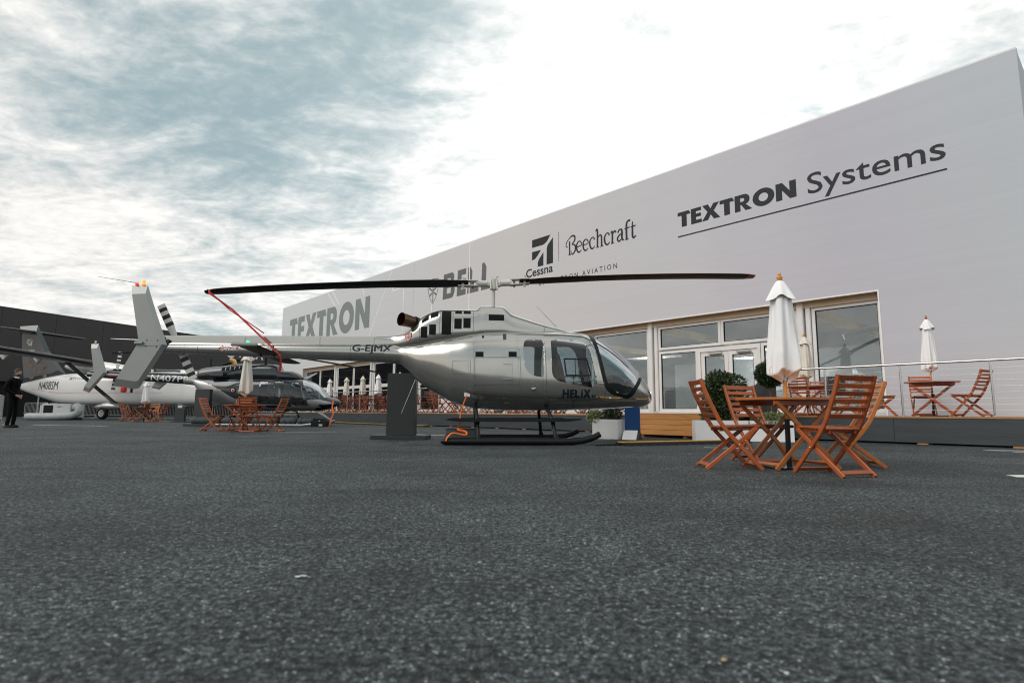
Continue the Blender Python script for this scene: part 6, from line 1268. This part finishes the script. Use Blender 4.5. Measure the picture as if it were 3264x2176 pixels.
def skinned(name, verts, edges, radii, m, parent=None, root=0, sub=2):
    me = bpy.data.meshes.new(name); me.from_pydata(verts, edges, []); ob = bpy.data.objects.new(name, me); COL.objects.link(ob)
    sk = ob.modifiers.new('skin', 'SKIN'); sk.use_smooth_shade = True
    for i, r in enumerate(radii): sv = me.skin_vertices[0].data[i]; sv.radius = r if isinstance(r, tuple) else (r, r); sv.use_root = (i == root)
    ob.modifiers.new('sub', 'SUBSURF').levels = sub; ob.modifiers['sub'].render_levels = sub
    dg = bpy.context.evaluated_depsgraph_get(); dg.update(); me2 = bpy.data.meshes.new_from_object(ob.evaluated_get(dg)); bpy.data.objects.remove(ob)
    me2.materials.clear(); me2.materials.append(M[m])
    for p in me2.polygons: p.use_smooth = True
    return link(name, me2, parent)
man = thing('person', 'bearded man in a black suit standing in profile with hands clasped', 'person', (-15.88, 18.25, 0), R(6))
# figure faces +x; 1.88 m tall
v = [(-.02, 0, 1.00), (-.02, 0, 1.16), (-.03, 0, 1.36), (-.03, 0, 1.50), (-.005, 0, 1.585), (.02, 0, 1.66),
     (-.02, -.09, .93), (.01, -.10, .52), (-.05, -.105, .05), (-.02, .09, .93), (.02, .10, .52), (-.03, .105, .05),
     (-.04, -.19, 1.50), (-.10, -.26, 1.22), (.12, -.14, 1.03), (-.04, .19, 1.50), (-.10, .26, 1.22), (.12, .14, 1.03)]
e = [(0, 1), (1, 2), (2, 3), (3, 4), (4, 5), (0, 6), (6, 7), (7, 8), (0, 9), (9, 10), (10, 11), (3, 12), (12, 13), (13, 14), (3, 15), (15, 16), (16, 17)]
rad = [(.135, .17), (.135, .165), (.135, .19), (.09, .15), .060, .056, .095, .070, .055, .095, .070, .055, .078, .064, .05, .078, .064, .05]
body_m = skinned('body', v, e, rad, 'suit', man)
skinned('jacket_skirt', [(-.02, 0, 1.12), (-.02, 0, 1.0), (-.02, 0, .86)], [(0, 1), (1, 2)], [(.165, .185), (.17, .195), (.175, .20)], 'suit', man, 0, 1)
hd_ = MB(); nt_, np_ = 28, 20; vs = []
for i in range(np_+1):
    ph = math.pi*i/np_
    for j in range(nt_):
        th = 2*math.pi*j/nt_; x = math.sin(ph)*math.cos(th); y = math.sin(ph)*math.sin(th); z = math.cos(ph)
        px = .100*x; py = .076*y; pz = .125*z
        if z < -.1 and x > 0: px += .012*(-z); 
        if x > .5: 
            px += .030*math.exp(-((z+.12)/.16)**2-(y/.20)**2)               # nose
            px -= .012*math.exp(-((z-.12)/.10)**2-((abs(y)-.42)/.2)**2)      # eye sockets
            px += .010*math.exp(-((z+.42)/.07)**2-(y/.3)**2)                 # lips
            px += .014*math.exp(-((z+.80)/.16)**2-(y/.4)**2)                 # chin
        vs.append((px+.03, py, pz+1.755))
hd_.add(vs, [(i*nt_+j, i*nt_+(j+1) % nt_, (i+1)*nt_+(j+1) % nt_, (i+1)*nt_+j) for i in range(np_) for j in range(nt_)], True); head = hd_.build('head', 'skin', man)
hr = MB(); vs = []
for i in range(13):
    ph = math.pi*.62*i/12
    for j in range(28):
        th = 2*math.pi*j/28; x = math.sin(ph)*math.cos(th); y = math.sin(ph)*math.sin(th); z = math.cos(ph); lim = 1.0
        zz = max(z, .34 if x > .45 else (.02 if x > .1 else -.38)); vs.append((.106*x+.026, .081*y, .132*zz+1.758))
hr.add(vs, [(i*28+j, i*28+(j+1) % 28, (i+1)*28+(j+1) % 28, (i+1)*28+j) for i in range(12) for j in range(28)], True); hr.build('hair', 'hair', man)
MB().lathe([(.0, -.04), (.036, -.036), (.052, -.01), (.054, .012), (.046, .022)], 16, (.070, 0, 1.668)).build('beard', 'hair', man)
for s in (-1, 1): MB().lathe([(0, .012), (.014, .01), (.022, 0)], 10).xf(Matrix.Translation((.02, s*.072, 1.755)) @ Matrix.Rotation(R(-90*s), 4, 'X') @ Matrix.Diagonal((.8, 1.4, 1, 1))).build('ear', 'skin', man)
for s in (-1, 1): MB().lathe([(0, .004), (.008, .003), (.009, 0)], 8).xf(Matrix.Translation((.118, s*.032, 1.772)) @ Matrix.Rotation(R(90), 4, 'Y')).build('eye', 'shoe', man)
MB().lathe([(.080, 1.555), (.074, 1.60), (.068, 1.618)], 18, (.0, 0, 0)).build('collar', 'shirt', man)
for s in (-1, 1): MB().sweep([(.055, s*.05, 1.57), (.10, s*.045, 1.46), (.128, s*.02, 1.30)], .05, .012, (0, 1, .2)).build('lapel', 'suit', man)
for s in (-1, 1):                                                     # hands clasped: palm, four fingers and a thumb each
    v = [(.12, s*.13, 1.03), (.155, s*.08, .995), (.185, s*.03, .97)]; e = [(0, 1), (1, 2)]; rad = [(.026, .03), (.030, .036), (.022, .034)]
    for k in range(4):
        b0 = len(v); zz = .995-.019*k; ln = (.9, 1.0, .95, .75)[k]
        v += [(.19+.004*k, s*.03, zz), (.205, -s*.005*ln, zz-.012), (.192, -s*.045*ln, zz-.02)]; e += [(2, b0), (b0, b0+1), (b0+1, b0+2)]; rad += [.0095, .009, .008]
    b0 = len(v); v += [(.165, s*.055, 1.02), (.185, s*.02, 1.025), (.195, -s*.015, 1.018)]; e += [(1, b0), (b0, b0+1), (b0+1, b0+2)]; rad += [.011, .010, .009]
    skinned('hand', v, e, rad, 'skin', man)
for s in (-1, 1): x0 = -.05 if s < 0 else -.03; MB().lathe([(0, .095), (.04, .09), (.065, .06), (.075, .02), (.075, 0), (0, 0)], 18).xf(Matrix.Translation((x0+.05, s*.105, 0)) @ Matrix.Diagonal((1.9, .62, 1, 1))).build('shoe', 'shoe', man)
